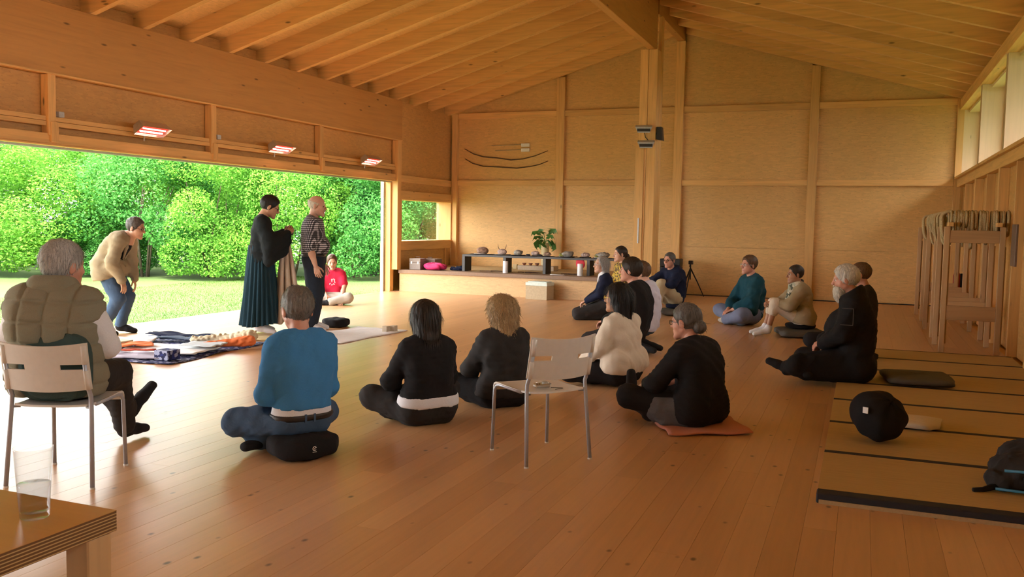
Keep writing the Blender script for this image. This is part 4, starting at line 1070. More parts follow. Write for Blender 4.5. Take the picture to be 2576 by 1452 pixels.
o = pillow('cushion_body', 'c_black', (.37, .34, .31), z, e=1.0, ez=.95, noise=.008, n=56, m=30, loc=(0, 0, .172), seed=11); o.rotation_euler = (math.radians(35), math.radians(25), 0)
MB().box((-.018, -.003, -.02), (.018, .003, .02)).build('white_tag', MATS['paper_white'], z, loc=(-.112, -.139, .232), rotz=math.radians(-38))
# cushion at the back of the occupied chair
o = pillow('cushion', 'c_greencush', (.40, .085, .36), e=.5, ez=.5, loc=(-4.078, 3.540, .655), rotz=az(21.6), seed=12); thing_mesh(o, 'dark green cushion between chair back and the man in the vest', 'cushion')

# ---------------------------------------------------------------- backpack on the mats
bg = empty('backpack', (1.0, 5.60, .056), az(12), label='dark backpack lying at the edge of the near mat', cat='bag')
V, F = grow([('e', (0, 0, .11), (.29, .20, .11), None), ('c', (-.26, -.06, .06), (.2, -.1, .06), .07, .08), ('c', (-.12, .1, .16), (.25, .1, .24), .08, .1), ('c', (.05, .05, .26), (.3, .08, .34), .05, .06)], .012, .04, 0, [((0, 0, 0), (0, 0, -1))], .014, 1.2, 5)
from_np('bag_body', V, F, MATS['c_charcoal'], bg)
MB().tube([(-.27, -.16, .13), (-.1, -.21, .14), (.1, -.215, .115), (.3, -.18, .12)], .008, n=6).build('zip_trim', MATS['blue_trim'], bg, smooth=True)
MB().tube([(-.30, -.13, .02), (-.12, -.185, .02), (.1, -.2, .02), (.28, -.16, .02)], .008, n=6).build('base_trim', MATS['blue_trim'], bg, smooth=True)
MB().tube([(-.28, -.10, .03), (-.36, -.13, .012), (-.42, -.15, .012)], [.02, .014, .012], n=6).build('strap_end', MATS['c_black'], bg, smooth=True)

# ---------------------------------------------------------------- wooden frames with rope bundles
fw = ['nearest', 'second', 'third', 'fourth', 'fifth', 'farthest']
for i, (y, dx) in enumerate(((11.98, 0), (12.75, -.02), (13.55, .0), (14.6, -.03), (15.9, .0), (17.1, -.02))):
    fr = empty('trestle', (1.245 + dx, y, 0), label='%s of the tall pine frames standing in a row' % fw[i], cat='trestle', group='pine frames by the side wall')
    for q in (-1, 1):
        MB().box((q * .30 - .03, -.03, 0), (q * .30 + .03, .03, 1.535)).build('leg', MATS['frame_pine'], fr, bevel=.003)
        MB().box((q * .30 - .018, .032, .10), (q * .30 + .05, .062, 1.30)).build('brace', MATS['frame_pine'], fr, bevel=.003)
    MB().box((-.269, -.022, 1.34), (.269, .022, 1.49)).build('rail', MATS['frame_pine_x'], fr, bevel=.003)
    MB().box((-.269, -.022, .40), (.269, .022, .575)).build('rail', MATS['frame_pine_x'], fr, bevel=.003)
for q, w in ((-1, 'inner'), (1, 'wall-side')):
    thing_mesh(MB().box((-.03, -2.65, -.025), (.03, 2.65, .025)).build('batten', MATS['timber_y'], None, bevel=.003, loc=(1.24 + q * .26, 14.55, 1.562)), 'long batten along the %s tops of the pine frames' % w, 'batten')
ORD = ['first', 'second', 'third', 'fourth', 'fifth', 'sixth']
rpos = [(-.27, 12.2), (-.27, 12.75), (-.27, 13.35), (-.27, 14.1), (-.27, 15.0), (-.27, 15.9), (-.18, 12.12), (-.06, 12.12), (.06, 12.12), (.18, 12.12), (.29, 12.12)]
for i, (dx, y) in enumerate(rpos):
    rb = empty('rope_bundle', (1.24 + dx, y, 1.59), label=('%s straw rope bundle from the near end along the hall side' % ORD[i]) if i < 6 else ('%s straw rope bundle from the left across the near end' % ORD[i - 6]), cat='rope', group='straw rope bundles on the frames')
    r = random.Random(i)
    for s in range(5):
        w = .045 + r.uniform(0, .04); dr = .16 + r.uniform(-.06, .22); off = (s - 2) * .034 + r.uniform(-.015, .015); pts = []
        for t in np.linspace(0, math.pi * 2, 17)[:-1]:
            a, zz = w * math.cos(t), math.sin(t); zz = .07 * zz if zz > 0 else dr * zz
            pts.append(((a, off + r.uniform(-.006, .006), zz + .06) if i < 6 else (off, a + r.uniform(-.006, .006), zz + .06)))
        MB().tube(pts, r.uniform(.013, .022), n=6, closed=True).build('rope_loop', MATS['rope'], rb, smooth=True)
ex = empty('fire_extinguisher', (1.56, 17.35, .40), label='red fire extinguisher on the side wall behind the frames', cat='extinguisher')
MB().lathe([(.055, 0), (.06, .02), (.06, .30), (.045, .345), (.02, .36), (.02, .385)], n=20).build('cylinder_body', MATS['ext_red'], ex, smooth=True)
MB().box((-.02, -.05, .385), (.02, .05, .42)).build('valve_head', MATS['black_plastic'], ex, bevel=.005)
MB().tube([(0, -.05, .40), (-.02, -.085, .36), (-.03, -.08, .2), (-.03, -.075, .08)], .011, n=6).build('hose', MATS['black_plastic'], ex, smooth=True)
MB().box((.055, -.03, .08), (.11, .03, .34)).build('wall_bracket', MATS['black_plastic'], ex)
pn = thing_mesh(MB().box((-.012, -.16, -.24), (.012, .16, .24)).build('wall_panel', MATS['case_brown'], None, bevel=.003, loc=(1.612, 11.55, 1.33)), 'dark framed panel on the side wall beside the frames', 'panel')

# ---------------------------------------------------------------- platform: bench with offerings
bn = empty('bench', (0, 0, .462), label='long low dark bench on the platform carrying stones', cat='bench')
bx('bench_board', (-7.82, 16.93, .308), (-4.10, 17.27, .350), MATS['bench_top'], bn, bevel=.003)
for x in (-7.79, -6.86, -5.99, -5.06, -4.13):
    bx('upright', (x - .03, 16.935, 0), (x + .03, 17.265, .307), MATS['bench_side'], bn)
    bx('upright_edge', (x - .03, 16.928, 0), (x + .03, 16.9345, .307), MATS['bench_top'], bn)
items = [(-7.42, 'stone_brown', .26, .155, 'brown jagged stone on black cloth, left end of the dark bench'), (-6.98, 'stone_pink', .20, .125, 'pinkish stone with two upright twigs on the dark bench'), (-6.62, 'stone_grey', .19, .115, 'arched grey stone third along the dark bench'),
         (-6.24, 'stone_pink', .17, .10, 'small rounded stone in front of the vase on the dark bench'), (-5.98, 'stone_brown', .16, .09, 'small reddish stone right of the vase on the dark bench'), (-5.55, 'stone_grey', .24, .12, 'mossy stone with yellow leaves on the dark bench'),
         (-5.17, 'stone_pink', .18, .10, 'pale pink stone between two mossy ones on the dark bench'), (-4.80, 'stone_grey', .25, .12, 'broad mossy stone with pale cloth on the dark bench'), (-4.42, 'stone_pink', .20, .11, 'pale stone at the far right end of the dark bench')]
plain('moss', (0.20, 0.19, 0.04), rough=.9, var=.3)
for i, (x, m, s, h, lab) in enumerate(items):
    it = empty('stone_ornament', (x, 17.08, .813), label=lab, cat='stone', group='stones displayed on the bench'); rock('stone', m, (s, s * .8, h), 20 + i, it, (0, 0, .012))
    o = sheet('cloth', 'cloth_dark', (0, 0, .0), .3 * i, s * 1.75, s * 1.2, .022, seed=i, n=12, thick=.004); o.parent = it
    if i in (0, 1, 5, 7): o = sheet('paper', 'paper_white', (-.05, -.04, .016), .5, s * .9, s * .55, .006, seed=i + 9, n=6, thick=.003); o.parent = it
    if i == 1:
        for q in (-1, 1): MB().tube([(q * .05, 0, .10), (q * .085, 0, .16), (q * .075 + .02 * q, 0, .225)], [.007, .006, .003], n=6).build('twig', MATS['branch'], it, smooth=True)
    if i in (5, 7): rock('moss_clump', 'moss', (.12, .10, .08), 60 + i, it, (-.11, -.02, .01))
    if i == 3 or i == 4: rock('dark_berries', 'cloth_dark', (.10, .08, .035), 70 + i, it, (-.15, -.02, .01))
for x, w in ((-6.80, 'second'), (-5.20, 'fourth')):
    thing_mesh(MB().lathe([(.052, 0), (.055, .006), (.055, .235), (.05, .242), (.01, .243)], n=24).build('candle', MATS['candle_white'], None, smooth=True, loc=(x, 16.84, .4605)), 'white pillar candle before the %s upright of the dark bench' % w, 'candle')
ln = empty('paper_lantern', (-5.24, 16.98, .70), label='red paper fan hanging beside the fourth bench upright', cat='fan')
pillow('fan_leaf', 'red_paper', (.19, .03, .20), ln, e=.9, ez=.9, noise=.004); MB().tube([(0, 0, -.09), (.01, 0, -.22)], .007, n=6).build('fan_handle', MATS['branch'], ln)
pl = thing_mesh(MB().box((-.42, -.16, 0), (.42, .16, .10)).build('plinth', MATS['board_pale'], None, bevel=.004, loc=(-6.62, 18.30, .4605)), 'low pale board behind the bench holding small bowls', 'plinth')
for i, (dx, s) in enumerate(((-.30, 1), (-.15, 1), (.0, 1.05), (.20, 1.25))):
    k = .045 * s; thing_mesh(MB().lathe([(k * .5, 0), (k * .55, k * .1), (k, k * .9), (k * 1.05, k * 1.2), (k * .95, k * 1.2), (k * .5, k * .3)], n=20).build('bowl', MATS['bowl_brown'], None, smooth=True, loc=(-6.62 + dx, 18.24, .561)), ['brown bowl at the left end of the pale board', 'second brown bowl on the pale board', 'third brown bowl on the pale board', 'largest round brown pot on the pale board'][i], 'bowl', 'brown bowls on the pale board')
va = empty('vase', (-6.60, 18.70, .4605), label='tall cream bamboo vase with green leaves behind the bench', cat='vase')
MB().lathe([(.10, 0), (.10, .02), (.09, .03), (.09, .55), (.094, .60), (.085, .60), (.08, .5)], n=24).build('vase_body', MATS['vase_cream'], va, smooth=True)
r = random.Random(5)
for i in range(16):
    a = r.uniform(0, 6.28); L = r.uniform(.05, .20); d = Vector((math.cos(a) * r.uniform(.3, .9), math.sin(a) * .5, r.uniform(-.2, 1.0))).normalized(); st = Vector((0, 0, .60)); tip = st + d * L + Vector((0, 0, .04))
    MB().tube([st, (st + tip) / 2 + Vector((0, 0, .02)), tip], .004, n=5).build('stem', MATS['leaf_plant'], va)
    s = r.uniform(.11, .16); u = d.cross(Vector((0, 1, .3))).normalized(); w = d.cross(u); dn = (d + Vector((0, 0, -.6))).normalized()
    pts = [(0, 0), (.35, .25), (.75, .15), (.6, .55), (1.0, .45), (.8, .95), (1.5, .0)]; out = [(a_, b_) for a_, b_ in pts] + [(a_, -b_) for a_, b_ in reversed(pts[1:-1])]
    lb = MB(); up = [tip + dn * (a_ * s) + u * (b_ * s * 1.1) + w * (.25 * s * abs(b_)) for a_, b_ in out]; n2 = len(up); lb.v = [tuple(p) for p in up] + [tuple(p + w * .003) for p in up]; lb.f = [tuple(range(n2)), tuple(n2 + k for k in reversed(range(n2)))]; lb.m = [0, 0]; lb.build('leaf', MATS['leaf_plant'], va)
# cases and cloths at the left of the platform
def case(label, lo, hi, mat):
    e = empty('suitcase', ((lo[0] + hi[0]) / 2, (lo[1] + hi[1]) / 2, lo[2]), label=label, cat='suitcase', group='cases on the platform'); w, d, h = hi[0] - lo[0], hi[1] - lo[1], hi[2] - lo[2]
    MB().box((-w / 2, -d / 2, 0), (w / 2, d / 2, h * .62)).build('case_body', MATS[mat], e, bevel=.006); MB().box((-w / 2, -d / 2, h * .63), (w / 2, d / 2, h)).build('case_lid', MATS[mat], e, bevel=.006)
    MB().tube([(-.05, 0, h), (-.05, 0, h + .03), (.05, 0, h + .03), (.05, 0, h)], .007, n=6).build('handle', MATS['case_brown'], e)
    for q in (-.3, .3): MB().box((q * w - .015, -d / 2 - .006, h * .52), (q * w + .015, -d / 2, h * .72)).build('clasp', MATS['steel'], e)
case('grey-brown suitcase at the platform corner by the window', (-8.96, 16.72, .4615), (-8.70, 17.0, .70), 'case_grey')
case('dark brown case behind the grey suitcase on the platform', (-8.94, 17.06, .4615), (-8.52, 17.4, .68), 'case_brown')
thing_mesh(pillow('bundle', 'magenta', (.48, .32, .15), e=.7, ez=.8, noise=.03, loc=(-8.42, 16.85, .535), seed=31), 'magenta cloth bundle beside the suitcases on the platform', 'bundle')
V, F = grow([('c', (-.10, 0, .03), (.08, .03, .04), .04, .05), ('c', (.0, -.06, .03), (.12, -.02, .05), .035, .045)], .010, .02, 0, [((0, 0, 0), (0, 0, -1))], .016, 2.0, 9)
o = from_np('cloth', V, F, MATS['c_navy']); o.location = (-7.99, 17.0, .461); thing_mesh(o, 'crumpled dark cloth left of the long bench', 'cloth')
thing_mesh(bx('wooden_block', (-7.30, 18.5, .4605), (-7.20, 18.6, .56), MATS['vase_cream'], None), 'small wooden block on the platform behind the bench', 'block')
thing_mesh(sheet('paper', 'paper_white', (-5.65, 16.80, .462), .1, .30, .14, .01, seed=33, n=8), 'white paper lying before the third bench upright', 'paper')
r = random.Random(3)
for i in range(16):
    x = r.choice((r.uniform(-7.6, -7.1), r.uniform(-6.6, -6.1), r.uniform(-5.6, -5.3))); L = r.uniform(.1, .28); a = r.uniform(-.4, .4)
    MBo = MB().tube([(-L / 2, 0, .008), (0, .01, .012), (L / 2, 0, .008)], .008, n=5).build('twig', MATS['branch'], None, loc=(x, r.uniform(17.0, 17.25), .461), rotz=a); thing_mesh(MBo, 'thin brown twig lying on the platform under the bench', 'twig', 'twigs under the bench')
# nested box on the floor in front of the platform
bo = empty('box', (-5.87, 16.36, 0), az(-6), label='square pale box with a mint lid against the platform', cat='box')
MB().box((-.23, -.16, 0), (.23, .16, .27)).build('box_body', MATS['carton'], bo, bevel=.004); MB().box((-.235, -.165, .271), (.235, .165, .335)).build('box_lid', MATS['tin_mint'], bo, bevel=.004); MB().box((-.20, -.12, .335), (.20, .12, .35)).build('lid_rim', MATS['tin_mint'], bo)

# branches and tools on the back wall
def wallstick(label, pts, r): return thing_mesh(MB().tube(pts, r, n=7).build('branch', MATS['branch'], None, smooth=True), label, 'branch', 'branches on the back wall')
yb = YB - .03
wallstick('upper bowed brown branch hung on the back wall', [(-8.83, yb, 3.21), (-8.60, yb, 3.09), (-8.35, yb, 3.02), (-8.0, yb, 2.99), (-7.65, yb, 2.94), (-7.35, yb, 2.96), (-7.05, yb, 3.03), (-6.75, yb, 3.14)], [.008, .012, .014, .013, .014, .012, .010, .007])
wallstick('lower bowed brown branch hung on the back wall', [(-8.82, yb, 2.98), (-8.62, yb, 2.87), (-8.35, yb, 2.80), (-8.0, yb, 2.785), (-7.5, yb, 2.75), (-7.15, yb, 2.79), (-6.95, yb, 2.83), (-6.74, yb, 2.91)], [.008, .011, .013, .012, .013, .011, .010, .007])
for i, (x0, zz) in enumerate(((-8.15, 3.275), (-8.05, 3.16))):
    st = empty('wooden_stick', (0, YB - .02, zz), label='%s thin stick with a white tag end on the back wall' % ('upper', 'lower')[i], cat='stick', group='tagged sticks on the back wall')
    MB().tube([(x0, 0, 0), (-7.36, 0, .012)], .009, n=6).build('rod', MATS['carton'], st); MB().box((-7.40, -.03, -.035), (-7.20, .01, .04)).build('tag', MATS['paper_white'], st, bevel=.004)

# floodlights and loudspeaker on the column
for i, (x, zz) in enumerate(((-3.86, 3.26), (-3.81, 2.98))):
    fl = empty('floodlight', (x, 16.28, zz), label='%s grey floodlight clamped to the timber column' % ('upper', 'lower')[i], cat='lamp', group='floodlights on the column')
    fl.rotation_euler = (math.radians(18), 0, math.radians(12))
    MB().prism([(-.15, .05), (.15, .05), (.11, -.05), (-.11, -.05)], -.09, .05, axis=1).build('housing', MATS['lamp_grey'], fl, bevel=.006)
    MB().box((-.12, -.098, -.022), (.12, -.090, .03)).build('lens', MATS['lamp_dark'], fl)
    MB().box((-.155, -.10, .05), (.155, .06, .062)).build('visor', MATS['lamp_grey'], fl); MB().box((-.03, .05, -.03), (.03, .10, .03)).build('mount', MATS['lamp_grey'], fl)
thing_mesh(MB().tube([(-3.86, 16.36, 3.20), (-3.84, 16.33, 3.12), (-3.79, 16.32, 3.07), (-3.78, 16.34, 3.03)], .008, n=6).build('lamp_cable', MATS['black_plastic'], None, smooth=True), 'short black cable looping between the two floodlights', 'cable')
sp = empty('loudspeaker', (-3.60, 16.46, 3.19), label='small black loudspeaker on the side of the column', cat='loudspeaker'); MB().prism([(-.045, -.11), (.07, -.13), (.045, .12), (-.045, .12)], -.08, .08, axis=1).build('speaker_box', MATS['black_plastic'], sp, bevel=.005)
MB().box((-.07, -.02, -.02), (-.045, .02, .02)).build('wall_mount', MATS['black_plastic'], sp)

# infrared heaters and junction boxes over the opening
for i, y in enumerate((9.42, 12.28, 15.14)):
    h = empty('infrared_heater', (-8.98, y, 2.66), label='%s glowing red infrared heater above the garden opening' % ('nearest', 'middle', 'farthest')[i], cat='heater', group='infrared heaters over the opening')
    h.rotation_euler = (0, math.radians(-32), 0)
    hb = MB(); hb.quadmesh([(-.10, -.26, -.05), (.10, -.26, -.05), (.06, -.24, .07), (-.06, -.24, .07), (-.10, .26, -.05), (.10, .26, -.05), (.06, .24, .07), (-.06, .24, .07)], [(0, 1, 2, 3), (5, 4, 7, 6), (3, 2, 6, 7), (1, 5, 6, 2), (4, 0, 3, 7)]); hb.build('housing', MATS['steel'], h)
    MB().quadmesh([(-.085, -.235, -.02), (.085, -.235, -.02), (.085, .235, -.02), (-.085, .235, -.02)], [(0, 1, 2, 3)]).build('reflector', MATS['glow_red'], h)
    for q in (-.03, .035): MB().tube([(q, -.20, -.032), (q, .20, -.032)], .012, n=8).build('heating_tube', MATS['glow_hot'], h)
    for q in np.linspace(-.075, .075, 6): MB().tube([(q, -.25, -.052), (q, .25, -.052)], .0028, n=4).build('grille_wire', MATS['steel'], h)
    MB().tube([(-.09, 0, .05), (-.13, 0, .03), (-.20, 0, -.06)], .012, n=6).build('mount_arm', MATS['steel'], h)
for i, y in enumerate((8.13, 10.98)):
    thing_mesh(bx('junction_box', (-9.22, y - .04, 2.672), (-9.15, y + .04, 2.74), MATS['lamp_grey'], None, bevel=.006), 'small grey junction box on the transom by the %s heater' % ('nearest', 'middle')[i], 'junction box')

# tripod and black equipment by the back wall
tr = empty('tripod', (-3.36, 18.75, 0), label='black camera tripod standing by the back wall', cat='tripod')
for a in (.4, 2.5, 4.6): MB().tube([(0, 0, .60), (.16 * math.cos(a), .16 * math.sin(a), .30), (.30 * math.cos(a), .30 * math.sin(a), .005)], [.016, .013, .009], n=7).build('leg', MATS['black_plastic'], tr, smooth=True)
MB().tube([(0, 0, .36), (0, 0, .68)], .014, n=8).build('centre_column', MATS['black_plastic'], tr); MB().box((-.04, -.05, .68), (.05, .05, .76)).build('pan_head', MATS['black_plastic'], tr, bevel=.01); MB().tube([(0, -.04, .70), (0, -.14, .64)], .008, n=6).build('pan_handle', MATS['black_plastic'], tr)
for i, (z0, z1) in enumerate(((.0, .44), (.445, .64), (.645, .80))):
    thing_mesh(bx('equipment_case', (-3.92, 18.30, z0), (-3.50, 18.62, z1), MATS['black_plastic'], None, bevel=.008), '%s black equipment case stacked behind the man in navy' % ('lowest', 'middle', 'top')[i], 'case', 'black cases by the column')

# ---------------------------------------------------------------- clothes and cloths laid out on the floor
patterned('indigo_print', [(0.010, 0.014, 0.075), (0.016, 0.024, 0.14), (0.008, 0.010, 0.05), (0.30, 0.32, 0.45)], 30.0)
cloth('f_orange', (0.80, 0.22, 0.075)); cloth('f_white', (0.80, 0.79, 0.78)); cloth('f_lilac', (0.42, 0.39, 0.46)); cloth('f_paleblue', (0.60, 0.66, 0.68)); cloth('f_denim', (0.09, 0.12, 0.17)); cloth('f_red', (0.50, 0.09, 0.05)); cloth('f_cream', (0.62, 0.55, 0.38))
def laid(name, mat, x, y, rz, sx, sy, z, amp, seed, label, cat='cloth', n=22, thick=.012): return thing_mesh(sheet(name, mat, (x, y, z), rz, sx, sy, amp, seed=seed, n=n, thick=thick), label, cat)
laid('wrapping_cloth', 'indigo_print', -7.28, 7.72, .08, 1.62, 1.75, .002, .025, 1, 'large indigo printed wrapping cloth spread on the floor', n=34, thick=.006)
laid('folded_sheet', 'f_white', -7.0, 7.56, .2, .92, .60, .035, .03, 2, 'bright white folded sheet in the middle of the indigo cloth')
laid('folded_cloth', 'f_orange', -7.46, 7.44, .9, .50, .26, .070, .03, 3, 'orange folded cloth left of the white sheet')
laid('folded_cloth', 'f_lilac', -7.0, 7.08, .35, .70, .36, .03, .03, 4, 'greyish lilac folded cloth at the near edge of the indigo cloth')
laid('sash', 'f_red', -7.12, 7.13, .45, .50, .06, .075, .02, 5, 'narrow red sash lying on the lilac cloth', n=12)
laid('folded_cloth', 'c_navy', -7.66, 8.47, .05, .86, .20, .03, .06, 6, 'dark navy folded garment at the far edge of the indigo cloth')
laid('folded_trousers', 'f_denim', -7.38, 8.24, .2, .62, .20, .03, .05, 7, 'folded blue denim on the indigo cloth')
laid('folded_shirts', 'f_white', -7.85, 7.90, .5, .50, .45, .03, .06, 8, 'pile of white shirts at the far left of the indigo cloth')
laid('folded_cloth', 'f_paleblue', -6.72, 7.78, .2, .40, .34, .075, .02, 9, 'pale blue folded cloth on the white sheet')
V, F = grow([('c', (-.34, 0, .05), (.0, .03, .05), .035, .05), ('c', (0, .03, .05), (.30, .0, .08), .05, .09), ('c', (-.2, .07, .04), (.25, .08, .07), .03, .06)], .012, .03, 0, [((0, 0, 0), (0, 0, -1))], .014, 1.4, 4)
o = from_np('rolled_garment', V, F, MATS['f_cream']); o.location = (-6.82, 8.22, .035); o.rotation_euler[2] = .45; thing_mesh(o, 'crumpled cream garment at the right of the indigo cloth', 'garment')
V, F = grow([('c', (-.25, 0, .03), (.15, .0, .05), .03, .055), ('c', (.15, 0, .05), (.24, 0, .06), .055, .06)], .011, .03, 0, [((0, 0, 0), (0, 0, -1))], .010, 1.4, 6)
o = from_np('rolled_garment', V, F, MATS['f_orange']); o.location = (-6.60, 8.04, .035); o.rotation_euler[2] = .75; thing_mesh(o, 'rolled orange garment near the right corner of the indigo cloth', 'garment')
thing_mesh(bx('box', (-7.86, 7.42, .03), (-7.56, 7.62, .10), MATS['f_cream'], None, bevel=.006), 'flat cream box on the left of the indigo cloth', 'box')
thing_mesh(bx('book', (-6.70, 7.02, .02), (-6.52, 7.20, .12), MATS['indigo_print'], None, bevel=.004), 'small indigo covered block at the near corner of the cloth', 'book')
thing_mesh(pillow('round_mat', 'vase_cream', (.36, .36, .025), e=.95, ez=.5, loc=(-6.80, 8.98, .0135), seed=14), 'small woven round mat before the man in the kimono', 'mat')
# pale mat-like cloth and two wooden blocks
laid('long_cloth', 'f_white', -6.12, 9.82, math.radians(-3), .78, 1.55, .002, .022, 11, 'long off-white cloth spread beside the standing men', n=30)
for i, (x, y) in enumerate(((-5.86, 10.30), (-5.80, 10.40))): thing_mesh(bx('block', (x - .035, y - .045, 0), (x + .035, y + .045, .085), MATS['board_pale'], None, bevel=.004), '%s wooden block at the corner of the off-white cloth' % ('nearer', 'farther')[i], 'block', 'wooden blocks by the cloth')
laid('pink_cloth', 'c_pink', -1.06, 6.50, .5, .62, .52, .002, .03, 12, 'pink patterned cloth under the woman with the bun')
# robe held by the man in the kimono
rb = MB(); N = 22; Mz = 16
kx, ky = math.sin(math.radians(50)), math.cos(math.radians(50))
for i in range(Mz + 1):
    t = i / Mz; zz = 1.27 - 1.10 * t; w = .06 + .24 * t ** .8
    for k in range(N + 1):
        u = k / N - .5; d = (.03 + .05 * t) * math.sin(u * 17 + 1.2 * t) * (.4 + t); s = u * 2 * w * .55 + .30 + .04 * t
        rb.v.append((-7.22 + kx * s + ky * (d + .05), 9.44 + ky * s - kx * (d + .05), zz + .05 * math.sin(u * 5) * t))
for i in range(Mz):
    for k in range(N): rb.f.append((i * (N + 1) + k, i * (N + 1) + k + 1, (i + 1) * (N + 1) + k + 1, (i + 1) * (N + 1) + k)); rb.m.append(0)
o = rb.build('robe', MATS['c_robe'], None, smooth=True); sm = o.modifiers.new('thickness', 'SOLIDIFY'); sm.thickness = .012; thing_mesh(o, 'beige robe hanging from the hands of the man in the kimono', 'robe')
ph = empty('mobile_phone', (-3.03, 11.52, .435), az(90), label='mobile phone held by the person in the pale shirt', cat='phone'); MB().box((-.07, -.005, -.035), (.07, .005, .035)).build('phone_body', MATS['magenta'], ph, bevel=.003); MB().box((-.06, -.0065, -.03), (.06, -.0052, .03)).build('screen', MATS['paper_white'], ph)

def ring(fig, name, c, ax, rx, ry, hgt, mat, z=0):
    """belt or hem band as an elliptical tube around the trunk"""
    b = MB(); pts = [A3(c[0] + rx * math.cos(t), c[1] + ry * math.sin(t), c[2]) for t in np.linspace(0, 2 * math.pi, 33)[:-1]]
    V = [p + A3(0, 0, dz) for p in pts for dz in (-hgt / 2, hgt / 2)]; n = len(pts)
    b.quadmesh(V, [(2 * i, 2 * ((i + 1) % n), 2 * ((i + 1) % n) + 1, 2 * i + 1) for i in range(n)])
    return b.build(name, MATS[mat], fig.root, smooth=True)

# 1 man in quilted vest on the chair by the table
def man_vest():
    J = pose('chair', .455, nk=(.0, -.01, 1.065), hd=(.025, .045, 1.195), mid=(0, -.06, .80), pel=(0, 0, .57), shL=(-.205, -.03, 1.015), shR=(.205, .0, 1.015),
             elL=(-.29, .0, .74), elR=(.30, .06, .745), wrL=(-.10, .26, .70), wrR=(.10, .28, .70), knL=(-.05, .47, .53), knR=(.15, .47, .52), anL=(.10, .80, .21), anR=(.06, .82, .08), toL=(.20, .93, .36), toR=(.12, 1.0, .05))
    f = Figure('grey-haired man in an olive quilted vest sitting on a white chair', (-4.20, 3.665, 0), 24, .985, J, fat=1.06, skin_col='skin_ruddy', head=(-28, 4), fine=True, sw=1.14, hs=1.13)
    f.brow = 'hair_grey'; f.body(bare_arm=.75, curl=(.6, .6))
    f.hair('hair_greylight', 'thin_crown', fine=True, strands=2600, t=.008, line=.010, nape=-.07)
    f.top('c_white', 'shirt', sleeve=.98, g=.018, arm_r=1.20, folds=.005, hem=A3(0, 0, .66))
    def quilt(fl):
        X, Y, Z = fl.xyz(); gx = np.abs((X + .052 + .01 * np.sin(Z * 9)) / .135 % 1 - .5) * .135; gz = np.abs((Z - .02 + .008 * np.sin(X * 11)) / .118 % 1 - .5) * .118
        q = np.exp(-(gx / .009) ** 2) + np.exp(-(gz / .009) ** 2); puff = np.sqrt(np.minimum(gx, gz) / .06)
        fl.d = np.where(np.abs(fl.d) < .06, fl.d + (.010 * np.minimum(q, 1) - .010 * puff).astype(np.float32), fl.d)
    JL, JR = f.J['shL'], f.J['shR']
    P = f.torso() + [('c', JL, lerp(JL, f.J['elL'], .07), .056, .056), ('c', JR, lerp(JR, f.J['elR'], .07), .056, .056), ('c', (-.12, -.0, .58), (.12, -.0, .58), .13, .13), ('c', (-.10, -.03, .72), (.10, -.03, .72), .135, .135)]
    f.wear('vest', P, 'c_olive', .030, .0085, .04, .003, [(f.J['nk'] + A3(0, 0, .04), unit(A3(0, .4, 1))), ((0, 0, .478), (0, 0, -1))], extra=quilt)
    f.wear('collar', [('c', f.J['nk'] + A3(-.05, -.03, .035), f.J['nk'] + A3(.05, -.03, .035), .060, .060), ('c', f.J['nk'] + A3(-.045, .03, .02), f.J['nk'] + A3(.045, .03, .02), .052, .052)], 'c_olive', .026, .010, .03, .005, [(f.J['nk'] + A3(0, 0, .085), unit(A3(0, .25, 1)))])
    f.bottoms('c_charcoal', leg=1.9, g=.02, r=1.08); f.socks('c_sock', shaft=.3)
man_vest()

